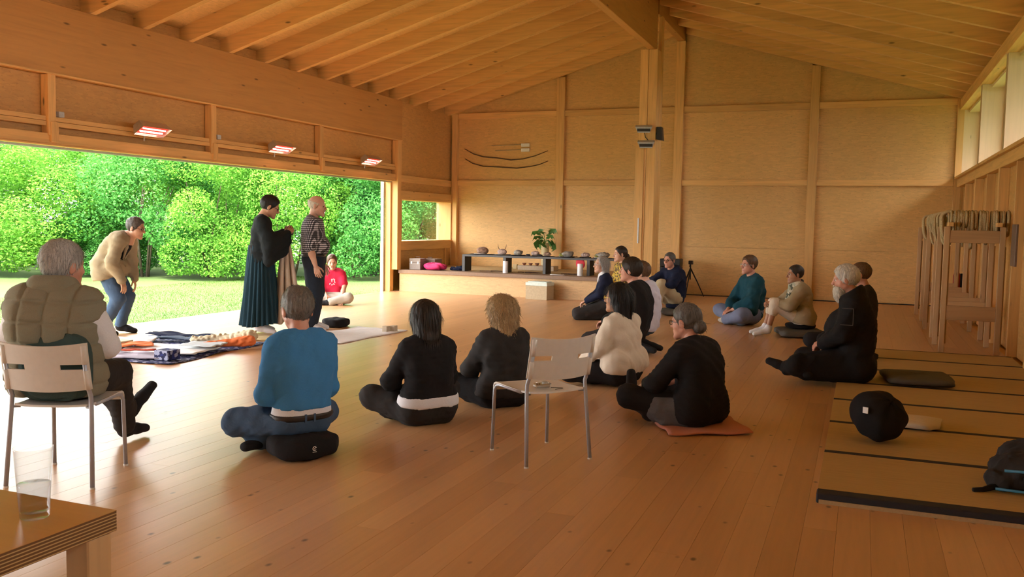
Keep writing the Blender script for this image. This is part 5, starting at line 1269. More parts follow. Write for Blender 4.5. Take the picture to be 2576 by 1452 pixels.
# 2 stooping man in tan jacket
def man_jacket():
    J = pose('stand', pel=(0, -.13, .87), mid=(0, -.055, 1.06), nk=(0, .13, 1.265), hd=(0, .245, 1.345), shL=(-.185, .11, 1.21), shR=(.185, .11, 1.21), elL=(-.28, .08, .93), elR=(.28, .06, .93),
             wrL=(-.17, .15, .70), wrR=(.17, .15, .70), hipL=(-.095, -.10, .84), hipR=(.095, -.10, .84), knL=(-.13, .08, .47), knR=(.13, .08, .47), anL=(-.14, -.03, .085), anR=(.14, -.12, .085), toL=(-.17, .15, .03), toR=(.17, .06, .03))
    f = Figure('stooping man in a tan jacket with hands on his knees', (-8.66, 8.46, 0), -70, .985, J, skin_col='skin_warm', head=(0, 12), fine=True)
    f.brow = 'hair_saltpepper'; f.body(curl=(.35, .35), palm={'L': (.3, -.8, -.3), 'R': (-.3, -.8, -.3)}, handdir={'L': (.1, .25, -1), 'R': (-.1, .25, -1)})
    f.hair('hair_saltpepper', 'short', fine=True, strands=700, t=.006); f.glasses('wire_dark')
    f.top('c_black', 'shirt', sleeve=1.5, g=.006, neck=.06)
    P = f.torso() + f.arm('L', 1.96, 1.18) + f.arm('R', 1.96, 1.18) + [('c', (-.09, -.12, .88), (.09, -.12, .88), .135, .135), ('c', (-.10, -.10, .76), (.10, -.10, .76), .135, .135), ('c', (-.09, -.02, .85), (.09, -.02, .85), .12, .12)]
    def open_front(fl): fl.carve(('c', (0, .275, 1.25), (0, .115, .90), .072, .035), .006)
    f.wear('jacket', P, 'c_tan', .024, .012, .035, .007, [(f.J['nk'] + A3(0, .02, .035), unit(A3(0, .65, .75))), ((0, -.1, .70), unit(A3(0, .15, -1)), (.24, .30))], extra=open_front)
    f.wear('shirt_front', [('c', (0, .175, 1.215), (0, .140, 1.115), .052, .044), ('c', (0, .140, 1.115), (0, .070, .985), .044, .030)], 'c_black', .006, .011, .02, .002)
    for q in (-1, 1): f.wear('lapel', [('c', (q * .058, .17, 1.235), (q * .060, .165, 1.12), .014, .020), ('c', (q * .060, .165, 1.12), (q * .022, .10, .965), .020, .008)], 'c_tan', .004, .010, .015, .0)
    f.bottoms('c_jeans', g=.018, r=1.12, waist=.12); f.socks('c_sock', name='shoe', g=.012, shaft=.08)
man_jacket()

# 3 man in kimono and hakama
def pleated_skirt(fig, name, mat, z0, z1, c0, c1, r0, r1, n=128, pleats=22, amp=.013, flare=(0, 0)):
    b = MB(); rows = 14
    for i in range(rows + 1):
        t = i / rows; z = z0 + (z1 - z0) * t
        for k in range(n):
            a = 2 * math.pi * k / n; q = math.sin(a * pleats + 1.2 * math.sin(3 * a)) * amp * (0.25 + t) + .006 * math.sin(7 * a + 5 * t)
            rx = r0[0] + (r1[0] - r0[0]) * t + q; ry = r0[1] + (r1[1] - r0[1]) * t + q
            b.v.append((c0[0] + (c1[0] - c0[0]) * t + rx * math.cos(a), c0[1] + (c1[1] - c0[1]) * t + ry * math.sin(a), z + (.02 * math.sin(2 * a) * t)))
    for i in range(rows):
        for k in range(n): b.f.append((i * n + k, i * n + (k + 1) % n, (i + 1) * n + (k + 1) % n, (i + 1) * n + k)); b.m.append(0)
    b.f.append(tuple(range(n))); b.m.append(0)
    return b.build(name, MATS[mat], fig.root, smooth=True)
def man_kimono():
    J = pose('stand', nk=(0, .03, 1.43), hd=(0, .105, 1.555), mid=(0, 0, 1.16), elL=(-.27, .09, 1.14), elR=(.27, .09, 1.14), wrL=(-.06, .31, 1.24), wrR=(.06, .31, 1.22), shL=(-.185, .02, 1.375), shR=(.185, .02, 1.375))
    f = Figure('man in a black kimono and blue hakama holding a folded robe', (-7.22, 9.44, 0), -50, 1.04, J, skin_col='skin_warm', head=(0, 22), fine=True)
    f.brow = 'hair_black'; f.body(curl=(.9, .9), palm={'L': (.9, .2, 0), 'R': (-.9, .2, 0)}, handdir={'L': (.1, .5, .8), 'R': (-.1, .5, .8)})
    f.hair('hair_black', 'short', fine=True, strands=500, t=.010); f.glasses('wire_dark')
    ex = []
    for q, S in ((-1, 'L'), (1, 'R')):
        e, w = f.J['el' + S], f.J['wr' + S]
        for t in (0, .25, .5, .75, .95):
            p = lerp(e, w, t); L = .26 * (1 - .25 * t); ex.append(('c', p, p + A3(q * .02, -.02, -L), .055, .030))
        ex.append(('c', lerp(f.J['sh' + S], e, .5), e + A3(q * .01, 0, -.22), .065, .04))
    f.top('c_kimono', 'kimono', sleeve=1.85, g=.018, arm_r=1.35, extra=ex, folds=.010, neck=.045)
    ring(f, 'sash', (0, .005, 1.055), 0, .185, .148, .09, 'c_black')
    pleated_skirt(f, 'hakama', 'c_hakama', 1.10, .115, (0, .0), (0, -.01), (.175, .14), (.27, .235), amp=.020)
    f.socks('c_white', shaft=.25)
    return f
man_kimono()

# 4 bald man in checked shirt
def man_check():
    J = pose('stand', fat=0, elL=(-.275, -.01, 1.10), elR=(.275, -.02, 1.10), wrL=(-.27, .08, .85), wrR=(.275, .06, .85)); J.pop('fat')
    f = Figure('bald white-haired man in a black and white checked shirt standing', (-6.77, 9.97, 0), -64, 1.03, J, fat=1.16, skin_col='skin_fair', head=(-4, 6), fine=True, sw=1.05)
    f.brow = 'hair_white'; f.body(bare_arm=.7, curl=(.55, .55), palm={'L': (1, 0, 0), 'R': (-1, 0, 0)})
    f.hair('hair_white', 'balding', fine=True, strands=300); f.hair('hair_white', 'stache', fine=True, name='moustache')
    f.top('c_check', 'shirt', sleeve=.98, g=.022, arm_r=1.28, hem=A3(0, 0, .985), extra=[('e', (0, .05, 1.10), (.15, .13, .13), None)], folds=.006)
    f.wear('belt', f.torso()[:3], 'belt_leather', .030, .010, .035, 0, [((0, 0, 1.0), (0, 0, 1)), ((0, 0, .965), (0, 0, -1))])
    f.bottoms('c_darkjean', g=.022, r=1.18, leg=1.98, waist=.06); f.socks('c_white', shaft=.2)
man_check()

# 5 seated person in red shirt
def person_red():
    J = pose('cross', 0, elL=(-.26, .12, .33), wrL=(-.19, .30, .12), elR=(.26, .10, .30), wrR=(.08, .28, .18), hd=(0, .05, .735))
    f = Figure('person in a red t-shirt sitting cross-legged near the garden opening', (-8.72, 13.40, 0), -152, .98, J, skin_col='skin_fair', head=(10, 8))
    f.brow = 'hair_brown'; f.body(bare_arm=.75, curl=(.5, .6)); f.hair('hair_brown', 'short', t=.012)
    f.top('c_red', 't_shirt', sleeve=.75, g=.018, arm_r=1.2); f.bottoms('c_stone', g=.02, r=1.1); f.socks('c_sock', shaft=.2)
    b = MB()
    for i in range(9):
        a = i * .7; r = .012 + .006 * i; b.cbox((r * math.cos(a) - .02, .148, .42 + r * math.sin(a) * 1.3), (.014, .004, .03), Matrix.Rotation(a, 3, 'Y'))
    b.build('shirt_print', MATS['white_plastic'], f.root)
person_red()

# 6 man in blue sweater on a black cushion
def man_blue():
    J = pose('cross', .13, pel=(0, 0, .235), mid=(0, -.03, .47), nk=(0, .0, .76), hd=(.0, .055, .895), shL=(-.195, .0, .715), shR=(.195, .0, .715), elL=(-.245, .05, .39), elR=(.245, .05, .395), wrL=(-.09, .25, .30), wrR=(.09, .25, .30),
             knL=(-.31, .29, .185), knR=(.31, .29, .185), anL=(-.02, .36, .07), anR=(-.10, .24, .06), toL=(.17, .34, .045), toR=(-.30, .16, .05))
    f = Figure('man in a blue sweater and jeans sitting on a black round cushion', (-3.26, 4.66, 0), 60, .995, J, skin_col='skin_ruddy', head=(-6, 6), fine=True, fat=1.0, sw=1.0, hs=1.14)
    f.brow = 'hair_grey'; f.body(curl=(.7, .7)); f.hair('hair_grey', 'short', fine=True, strands=4200, t=.009, nape=-.068)
    f.top('c_blue', 'sweater', g=.016, hem=A3(0, 0, .318), folds=.006, h=.011, arm_r=1.05, label='bright blue knitted sweater')
    f.wear('undershirt_hem', f.torso()[:4], 'c_white', .011, .011, .035, 0, [((0, 0, .345), (0, 0, 1)), ((0, 0, .22), (0, 0, -1))])
    f.wear('belt', f.torso()[:4], 'belt_leather', .021, .009, .035, 0, [((0, 0, .272), (0, 0, 1)), ((0, 0, .232), (0, 0, -1))])
    f.bottoms('c_jeans', g=.017, r=1.08, h=.012, folds=.006, waist=.028); f.socks('c_sock', shaft=.3)
    for x in (-.03, .03): MB().cbox((x, -.134, .252), (.014, .006, .05)).build('belt_loop', MATS['c_jeans'], f.root)
man_blue()

# 7 woman with a dark bob
def woman_bob():
    J = pose('cross', 0, pel=(0, 0, .115), mid=(0, -.025, .345), nk=(0, .02, .605), hd=(0, .065, .735), elL=(-.27, .13, .30), elR=(.25, .11, .30), wrL=(-.10, .30, .19), wrR=(.10, .30, .19), shL=(-.17, .02, .56), shR=(.17, .02, .56),
             knL=(-.31, .29, .165), knR=(.31, .29, .165), anL=(-.05, .36, .065), toL=(.12, .36, .04))
    f = Figure('woman with a dark bob in a black sweater over a white shirt', (-2.93, 5.77, 0), 52, 1.02, J, fem=True, fat=1.10, head=(-4, 4), fine=True)
    f.body(curl=(.7, .7)); f.hair('hair_dark', 'bob', fine=True, strands=2600, length=-.135, t=.006)
    f.top('c_black', 'sweater', g=.018, hem=A3(0, -.0, .20), h=.012, arm_r=1.15)
    f.wear('shirt_hem', f.torso()[:3], 'c_white', .022, .011, .035, 0, [((0, 0, .215), (0, 0, 1)), ((0, -.1, .135), unit(A3(0, .1, -1)))])
    f.wear('shirt_collar', [('c', f.J['nk'] + A3(-.03, -.02, .02), f.J['nk'] + A3(.03, -.02, .02), .05, .05)], 'c_white', .006, .010, .02, 0, [(f.J['nk'] + A3(0, 0, .06), (0, 0, 1))])
    f.bottoms('c_charcoal', g=.016, r=1.12, waist=.05); f.socks('c_white', shaft=.15)
woman_bob()

# 8 blonde woman
def woman_blonde():
    J = pose('cross', 0, pel=(0, 0, .115), mid=(0, -.03, .345), nk=(0, .01, .605), hd=(0, .055, .735), elL=(-.25, .15, .30), wrL=(-.13, .33, .20), shL=(-.17, .01, .56), shR=(.17, .01, .56), knL=(-.31, .29, .16), knR=(.31, .29, .16))
    f = Figure('woman with wavy blonde hair in a black jacket sitting on the floor', (-2.66, 6.58, 0), 50, 1.0, J, fem=True, fat=1.14, head=(10, 2), fine=True)
    f.brow = 'hair_blonde'; f.body(curl=(.7, .7)); f.hair('hair_blonde', 'curly', fine=True, strands=5200, length=-.155, t=.018, w=.012)
    f.top('c_charcoal', 'jacket', g=.024, h=.012, arm_r=1.25, folds=.010, hem=A3(0, 0, .10)); f.bottoms('c_black', g=.016, r=1.1); f.socks('c_sock')
woman_blonde()

# 9 grey-haired woman kneeling
def woman_grey():
    J = pose('seiza', 0, nk=(0, .02, .735), hd=(0, .07, .865), shL=(-.165, .02, .685), shR=(.165, .02, .685), wrL=(-.06, .30, .30), wrR=(.05, .30, .30), elL=(-.22, .10, .42), elR=(.22, .10, .42))
    f = Figure('grey-haired woman in a navy sweater kneeling with hands in her lap', (-3.72, 13.40, 0), 110, .97, J, fem=True, head=(6, 0))
    f.brow = 'hair_grey'; f.body(curl=(.4, .4)); f.hair('hair_silver', 'longhair', strands=900, length=-.17); f.glasses('wire_silver')
    f.top('c_navy', 'sweater', g=.018, hem=A3(0, 0, .14), arm_r=1.15, neck=.02)
    f.wear('shirt_collar', [('c', f.J['nk'] + A3(-.035, .01, .0), f.J['nk'] + A3(.035, .01, .0), .056, .056), ('c', f.J['nk'] + A3(0, .06, -.02), f.J['nk'] + A3(0, .10, -.12), .035, .012)], 'c_white', .006, .010, .02, .002, [(f.J['nk'] + A3(0, 0, .055), unit(A3(0, .3, 1)))])
    f.bottoms('c_charcoal', g=.018, r=1.1); f.socks('c_sock')
woman_grey()

# 10 woman in a yellow flowered top
def woman_floral():
    J = pose('seiza', .02, nk=(0, .0, .755), hd=(0, .045, .89))
    f = Figure('woman in a yellow flowered top with dark tied-back hair', (-3.98, 15.45, 0), 128, 1.06, J, fem=True, head=(-8, 2))
    f.body(); f.hair('hair_dark', 'bun', low=-.03, r=.04); f.top('c_floral', 'blouse', g=.018, hem=A3(0, 0, .16)); f.bottoms('c_charcoal'); f.socks('c_sock')
woman_floral()

# 11 dark-haired man kneeling in black
def man_dark():
    J = pose('seiza', .03, mid=(0, -.06, .49), nk=(0, .0, .76), hd=(0, .055, .895), shL=(-.19, -.01, .705), shR=(.19, -.01, .705), elL=(-.25, .10, .43), elR=(.25, .10, .43), wrL=(-.10, .30, .35), wrR=(.10, .30, .35), knL=(-.17, .45, .13), knR=(.17, .45, .13), anL=(-.10, -.08, .10), anR=(.10, -.08, .10), toL=(-.10, -.27, .06), toR=(.12, -.27, .06))
    f = Figure('dark-haired man in black kneeling between two women', (-2.43, 10.03, 0), 84, 1.05, J, fat=1.08, skin_col='skin_ruddy', head=(4, -2), fine=True)
    f.body(curl=(.5, .5)); f.hair('hair_dark', 'short', fine=True, strands=900, t=.016, line=.018, nape=-.075)
    f.top('c_black', 'sweater', g=.020, hem=A3(0, 0, .16), arm_r=1.15); f.bottoms('c_charcoal', g=.02, r=1.12); f.socks('c_sock', g=.01)
man_dark()

# 12 person in pale shirt with a phone
def person_pale():
    J = pose('cross', .05, elL=(-.24, .18, .36), wrL=(-.06, .38, .36), elR=(.24, .18, .36), wrR=(.06, .38, .36), nk=(0, .03, .645), hd=(0, .08, .77), knL=(-.33, .36, .20), knR=(.33, .33, .18))
    f = Figure('person in a pale lilac shirt and jeans behind the dark-haired man', (-2.62, 11.50, 0), 90, 1.08, J, head=(0, 14))
    f.brow = 'hair_brown'; f.body(curl=(.9, .9), palm={'L': (.8, 0, .3), 'R': (-.8, 0, .3)}); f.hair('hair_brown', 'short', t=.012); f.top('c_lilac', 'shirt', g=.028, arm_r=1.3, hem=A3(0, 0, .10), folds=.01); f.bottoms('c_jeans', g=.018); f.socks('c_sock')
person_pale()

# 13 woman in cream blouse
def woman_cream():
    J = pose('cross', .03, pel=(0, 0, .135), mid=(0, -.02, .36), nk=(0, .03, .62), hd=(0, .075, .755), shL=(-.17, .02, .575), shR=(.17, .02, .575), elL=(-.285, .06, .36), wrL=(-.26, .26, .20), elR=(.25, .15, .32), wrR=(.12, .33, .20),
             knL=(-.34, .33, .12), knR=(.36, .24, .15), anL=(.05, .40, .06), toL=(.22, .38, .04), anR=(-.10, .26, .05), toR=(-.26, .22, .04))
    f = Figure('woman with long black hair and yellow glasses in a cream blouse', (-2.02, 7.94, 0), 68, 1.04, J, fem=True, fat=1.0, skin_col='skin_tan', head=(10, 0), fine=True)
    f.body(curl=(.5, .5)); f.hair('hair_black', 'longhair', fine=True, strands=2600, length=-.29, t=.012); f.glasses('yellow_plastic')
    f.top('c_cream', 'blouse', g=.020, arm_r=1.28, hem=A3(0, 0, .13), folds=.008, fscale=.7, h=.011, k=.018, extra=[('c', (-.13, -.02, .22), (.13, -.02, .22), .12, .12)])
    f.bottoms('c_black', g=.018, r=1.08); f.socks('c_sock')
woman_cream()

# 14 woman with a bun in black
def woman_bun():
    J = pose('cross', .02, pel=(0, 0, .13), mid=(0, -.03, .36), nk=(0, .06, .60), hd=(0, .125, .725), shL=(-.185, .04, .55), shR=(.185, .04, .55), elL=(-.27, .20, .30), elR=(.26, .20, .30), wrL=(-.13, .42, .235), wrR=(.10, .42, .24),
             knL=(-.34, .36, .20), knR=(.24, .46, .20), anL=(-.05, .34, .06), toL=(-.08, .18, .04), anR=(.10, .72, .09), toR=(.14, .77, .27))
    f = Figure('woman with a hair bun in a black top sitting on a pink cloth', (-1.09, 6.56, 0), 62, 1.03, J, fem=True, fat=1.12, skin_col='skin_ruddy', head=(8, 6), fine=True, sw=1.05, hs=1.06)
    f.brow = 'hair_grey'; f.body(bare_arm=.2, curl=(.6, .6), bare_leg=.30); f.hair('hair_saltpepper', 'bun', fine=True, strands=260, low=-.035, r=.046, back=-.108); f.glasses('wire_dark')
    f.top('c_black', 'sweater', g=.022, sleeve=1.38, arm_r=1.22, hem=A3(0, 0, .045), h=.012, extra=[('c', (-.10, -.02, .14), (.10, -.02, .14), .13, .13)])
    f.bottoms('c_black', 'leggings', g=.012, leg=1.68, r=1.1); f.socks('c_sock', S='R', shaft=.20)
    f.wear('skirt', [('c', (-.09, .02, .12), (.09, .02, .12), .145, .145), ('c', (-.10, .04, .13), (-.20, .17, .14), .12, .105), ('c', (-.18, .12, .08), (-.22, .10, .05), .08, .05)], 'c_greyskirt', .014, .013, .04, .010, [((0, 0, .22), unit(A3(0, 0, 1))), ((0, 0, .012), (0, 0, -1))])
woman_bun()

# 15 man in navy jacket, knees drawn up
def man_navy():
    J = pose('knees_up', .17, elL=(-.27, .25, .55), elR=(.27, .25, .55), wrL=(-.02, .47, .53), wrR=(.06, .47, .50), nk=(0, .05, .77), hd=(0, .105, .905), knR=(.17, .40, .48), knL=(-.10, .38, .52), anL=(-.10, .50, .085), anR=(.20, .46, .085), toL=(-.12, .68, .035), toR=(.22, .66, .035))
    f = Figure('man in a navy jacket hugging his knees on stacked cushions', (-2.95, 14.90, 0), 146, .98, J, fat=1.12, skin_col='skin_ruddy', head=(10, 2))
    f.brow = 'hair_grey'; f.body(curl=(.6, .6), palm={'L': (0, -.6, -.6), 'R': (0, -.6, -.6)}); f.hair('hair_saltpepper', 'short', t=.004, strands=300); f.glasses('wire_dark')
    f.top('c_navy', 'jacket', g=.028, arm_r=1.25, hem=A3(0, 0, .18), folds=.009, extra=[('c', f.J['nk'] + A3(-.03, -.01, .02), f.J['nk'] + A3(.03, -.01, .02), .06, .06)]); f.bottoms('c_khaki', g=.022, r=1.12, leg=1.86); f.socks('c_sock', name='sock', shaft=.35)
man_navy()

# 16 man in teal kimono jacket
def man_teal():
    J = pose('cross', .04, nk=(0, .0, .68), hd=(0, .045, .82), mid=(0, -.04, .38), shL=(-.19, .0, .63), shR=(.19, .0, .63), elL=(-.30, .12, .34), elR=(.30, .12, .34), wrL=(-.06, .30, .21), wrR=(.09, .30, .20), knL=(-.36, .30, .17), knR=(.36, .30, .17))
    f = Figure('man in a teal kimono jacket and pale jeans sitting cross-legged', (-1.56, 13.92, 0), 122, 1.08, J, fat=1.08, skin_col='skin_ruddy', head=(10, 0))
    f.brow = 'hair_brown'; f.body(curl=(.6, .6), bare_arm=.1, feet=True); f.hair('hair_brown', 'short', t=.012, strands=300, line=.012); f.glasses('wire_silver')
    ex = []
    for q, S in ((-1, 'L'), (1, 'R')):
        e, w = f.J['el' + S], f.J['wr' + S]
        for t in (0, .3, .6): p = lerp(e, w, t); ex.append(('c', p, p + A3(q * .03, -.02, -.14), .06, .035))
        ex.append(('c', lerp(f.J['sh' + S], e, .5), e + A3(q * .02, -.02, -.10), .07, .05))
    f.top('c_teal', 'kimono_jacket', sleeve=1.62, g=.022, arm_r=1.35, extra=ex, folds=.011, hem=A3(0, 0, .08)); f.bottoms('c_denim_pale', g=.022, r=1.15); f.socks('c_stone', shaft=.1)
man_teal()

# 17 woman in beige jacket
def woman_beige():
    J = pose('knees_up', .17, elL=(-.25, .20, .45), elR=(.25, .22, .45), wrL=(-.05, .42, .47), wrR=(.06, .42, .46), nk=(0, .04, .735), hd=(0, .09, .865), shL=(-.165, .04, .69), shR=(.165, .04, .69), knL=(-.11, .38, .47), knR=(.11, .36, .46), anL=(-.10, .47, .085), anR=(.10, .47, .085), toL=(-.12, .66, .035), toR=(.12, .66, .035))
    f = Figure('woman in a beige jacket and scarf hugging her knees on cushions', (-.76, 12.72, 0), 108, .96, J, fem=True, skin_col='skin_tan', head=(6, 2))
    f.body(curl=(.7, .7), bare_leg=.75, palm={'L': (0, -.6, -.6), 'R': (0, -.6, -.6)}); f.hair('hair_dark', 'bun', low=-.09, r=.030, back=-.09)
    f.top('c_beige', 'jacket', g=.030, arm_r=1.3, hem=A3(0, 0, .19), folds=.010, extra=[('c', (-.12, -.03, .27), (.12, -.03, .27), .14, .14)])
    f.wear('scarf', [('c', f.J['nk'] + A3(-.05, .03, .0), f.J['nk'] + A3(.05, .03, .0), .055, .055), ('c', f.J['nk'] + A3(0, .08, -.03), f.J['nk'] + A3(0, .13, -.22), .05, .035)], 'c_scarf', .014, .011, .03, .008, [(f.J['nk'] + A3(0, 0, .06), unit(A3(0, .2, 1)))])
    f.bottoms('c_cream', g=.012, leg=1.32, r=1.02); f.socks('c_white', shaft=.12)
woman_beige()

# 18 bearded man kneeling
def man_beard():
    J = pose('seiza', .06, pel=(0, 0, .26), mid=(0, -.01, .50), nk=(0, .05, .79), hd=(0, .115, .925), shL=(-.20, .03, .745), shR=(.20, .03, .745), elL=(-.28, .10, .46), elR=(.28, .10, .46), wrL=(-.11, .28, .34), wrR=(.10, .30, .34), hipL=(-.10, .06, .19), hipR=(.10, .06, .19),
             knL=(-.21, .50, .125), knR=(.20, .48, .14), anL=(-.10, .60, .07), anR=(-.10, .36, .06), toL=(-.05, .78, .12), toR=(-.28, .40, .05))
    f = Figure('white-bearded man in a black jacket sitting on the mats', (-.02, 8.95, .060), 88, 1.0, J, fat=1.32, skin_col='skin_ruddy', head=(0, 8), fine=True, sw=1.12)
    f.brow = 'hair_pale'; f.body(curl=(.6, .6)); f.hair('hair_pale', 'short', fine=True, strands=1200, t=.012, line=.016, nape=-.07); f.hair('hair_white', 'beard', fine=True, strands=700, name='beard'); f.hair('hair_white', 'stache', fine=True, name='moustache')
    f.top('c_black', 'jacket', g=.030, arm_r=1.3, hem=A3(0, 0, .20), h=.012, folds=.007, extra=[('e', (0, .10, .47), (.17, .16, .17), None), ('c', f.J['nk'] + A3(-.03, -.02, .03), f.J['nk'] + A3(.03, -.02, .03), .07, .07)], neck=.06)
    b = MB(); x = -.367
    for p, q in (((x, .02, .70), (x - .012, .02, .55)), ((x - .012, .02, .55), (x - .012, .13, .55)), ((x, .02, .70), (x, .12, .70))): b.tube([p, q], .003, n=5)
    b.build('sleeve_piping', MATS['c_greyskirt'], f.root)
    f.bottoms('c_black', g=.024, r=1.2, extra=[('c', (-.12, -.04, .13), (.12, -.04, .13), .13, .13), ('c', (-.14, .08, .10), (-.17, .42, .085), .10, .085), ('c', (.14, .08, .10), (.17, .42, .085), .10, .085)]); f.socks('c_sock', name='shoe', g=.012)
man_beard()

# 19 person behind the bearded man
def person_behind():
    J = pose('seiza', .05, hd=(0, .045, .93), nk=(0, -.01, .79), knL=(-.22, .52, .20), knR=(.2, .46, .16))
    f = Figure('short-haired person in black half hidden behind the bearded man', (.03, 10.50, .055), 88, .98, J, skin_col='skin_ruddy', head=(0, 0))
    f.brow = 'hair_brown'; f.body(); f.hair('hair_brown', 'short', t=.004); f.top('c_charcoal', 'sweater', g=.02, hem=A3(0, 0, .2)); f.bottoms('c_black', r=1.1); f.socks('c_sock')
person_behind()

# ---------------------------------------------------------------- garden
def leafmat(name, col, var=.35):
    m = bpy.data.materials.new(name); m.use_nodes = True; nt = m.node_tree; nt.nodes.clear(); MATS[name] = m
    out = _n(nt, 'ShaderNodeOutputMaterial'); d = _n(nt, 'ShaderNodeBsdfDiffuse'); t = _n(nt, 'ShaderNodeBsdfTranslucent'); mx = _n(nt, 'ShaderNodeMixShader'); mx.inputs[0].default_value = .38
    g = _n(nt, 'ShaderNodeNewGeometry'); nz = _n(nt, 'ShaderNodeTexNoise', Scale=.9, Detail=2.0); nt.links.new(g.outputs['Position'], nz.inputs['Vector'])
    ad = _n(nt, 'ShaderNodeMath', operation='MULTIPLY_ADD'); ad.inputs[1].default_value = .45; nt.links.new(g.outputs['Random Per Island'], ad.inputs[0]); nt.links.new(nz.outputs[0], ad.inputs[2])
    c = _ramp(nt, ad.outputs[0], [(.35, mul3(col, 1 - var)), (.65, col), (1.0, (col[0] * 1.7, col[1] * 1.3, col[2] * 1.2))])
    nt.links.new(c, d.inputs[0]); nt.links.new(c, t.inputs[0]); nt.links.new(d.outputs[0], mx.inputs[1]); nt.links.new(t.outputs[0], mx.inputs[2]); nt.links.new(mx.outputs[0], out.inputs[0]); return m
leafmat('leaf_bright', (0.125, 0.335, 0.050)); leafmat('leaf_mid', (0.075, 0.270, 0.062)); leafmat('leaf_cool', (0.052, 0.205, 0.060)); leafmat('leaf_dark', (0.040, 0.095, 0.024)); leafmat('grass_blade', (0.038, 0.100, 0.009))
plain('bark', (0.09, 0.065, 0.045), rough=.9, var=.3); plain('flower_white', (0.85, 0.85, 0.70), rough=.6)
def _lawn():
    m, nt, b, out = _new('lawn_green'); v = _coords(nt, (1, 1, 1), rand=False); a = _n(nt, 'ShaderNodeTexNoise', Scale=.35, Detail=3.0); nt.links.new(v, a.inputs['Vector']); f = _n(nt, 'ShaderNodeTexNoise', Scale=26.0, Detail=4.0); nt.links.new(v, f.inputs['Vector'])
    c = _ramp(nt, a.outputs[0], [(.35, (0.028, 0.085, 0.008)), (.65, (0.075, 0.105, 0.025))]); c = _mix(nt, .5, c, _ramp(nt, f.outputs[0], [(.3, (0.03, 0.075, 0.006)), (.7, (0.07, 0.125, 0.02))])); nt.links.new(c, b.inputs['Base Color']); b.inputs['Roughness'].default_value = .9; _bump(nt, b, f.outputs[0], .6, .03)
_lawn()
lb = MB(); nx_, ny_ = 30, 30
for i in range(nx_ + 1):
    for j in range(ny_ + 1):
        x = -60 + 100 * i / nx_; y = -30 + 90 * j / ny_; lb.v.append((x, y, -.20 - .0 + .03 * math.sin(x * .4) * math.cos(y * .3)))
for i in range(nx_):
    for j in range(ny_): lb.f.append((i * (ny_ + 1) + j, (i + 1) * (ny_ + 1) + j, (i + 1) * (ny_ + 1) + j + 1, i * (ny_ + 1) + j + 1)); lb.m.append(0)
tag(lb.build('lawn', MATS['lawn_green'], None, smooth=True), 'bright lawn outside the wide opening', kind='structure')
g = np.random.default_rng(11); n = 70000
gx = -9.56 - 6.5 * g.random(n) ** 1.2; gy = 3 + 19 * g.random(n); hgt_ = g.uniform(-.012, .012, n); a = g.uniform(0, 6.28, n); w = .0035
base = np.stack([gx, gy, np.full(n, -.20)], 1); sx = np.stack([np.cos(a) * w, np.sin(a) * w, 0 * a], 1); tip = base + np.stack([g.normal(0, .02, n), g.normal(0, .02, n), hgt_ + .03], 1)
from_tri = np.stack([base - sx, base + sx, tip], 1).reshape(-1, 3)
o = from_np('grass', from_tri, np.arange(3 * n).reshape(-1, 3), MATS['grass_blade'], None, smooth=False); tag(o, 'short grass blades of the lawn by the opening', 'grass', kind='stuff')

def foliage(seed, rx, ry, h, n, leaf):
    """leaf blades over a lumpy crown reaching down to the ground"""
    r = np.random.default_rng(seed); K = 26; c = []
    for i in range(K):
        t = r.uniform(.08, .95); a = r.uniform(0, 6.28); q = math.sqrt(max(0, 1 - (abs(t - .42) / .62) ** 2)); c.append((rx * .62 * q * math.cos(a), ry * .62 * q * math.sin(a), h * t, r.uniform(.28, .46) * min(rx, h * .42)))
    c = np.array(c); k = r.integers(0, K, n); d = r.normal(size=(n, 3)); d /= np.linalg.norm(d, axis=1, keepdims=True); p = c[k, :3] + d * (c[k, 3] * r.uniform(.72, 1.06, n))[:, None]
    p = p[p[:, 2] > .05]; n = len(p); d = d[:n] if len(d) == n else r.normal(size=(n, 3)); L = leaf * r.uniform(.7, 1.35, n)[:, None]
    nrm = r.normal(size=(n, 3)) * .55 + np.array([0, 0, .55]) + (p - np.array([0, 0, h * .45])) * .25; nrm /= np.linalg.norm(nrm, axis=1, keepdims=True)
    ax = r.normal(size=(n, 3)) + np.array([0, 0, -.5]); ax -= nrm * (ax * nrm).sum(1, keepdims=True); ax /= np.linalg.norm(ax, axis=1, keepdims=True); sd = np.cross(nrm, ax)
    V = np.stack([p - ax * L * .5, p + sd * L * .27 - nrm * L * .05, p + ax * L * .5 - nrm * L * .10, p - sd * L * .27 - nrm * L * .05], 1).reshape(-1, 3)
    return V, np.arange(4 * n).reshape(-1, 4)
_fol = {}
def shrub(name, label, loc, kind, mat, size, rotz, group, cat='bush'):
    s = empty(name, loc, rotz, label=label, cat=cat, group=group); s.scale = size
    kind = {'leaf_bright': (0, 1, 2), 'leaf_mid': (0, 2, 2), 'leaf_cool': (1, 1, 1), 'leaf_dark': (2, 2, 2)}[mat][kind]; key = (kind, mat)
    if key not in _fol:
        V, F = foliage(100 + kind, 1.0, 1.0, 2.0, (40000, 42000, 38000)[kind % 3], (.033, .030, .036)[kind % 3]); o = from_np('foliage', V, F, MATS[mat], s, smooth=False); tag(o, kind='stuff'); _fol[key] = o
    else: part_copy(_fol[key], s)
    r = random.Random(kind)
    for i in range(4):
        a = r.uniform(0, 6.28); MB().tube([(.08 * math.cos(a), .08 * math.sin(a), -.02), (.2 * math.cos(a), .2 * math.sin(a), .5), (.45 * math.cos(a + .4), .45 * math.sin(a + .4), 1.2)], [.016, .012, .005], n=6).build('stem', MATS['bark'], s, smooth=True)
    return s
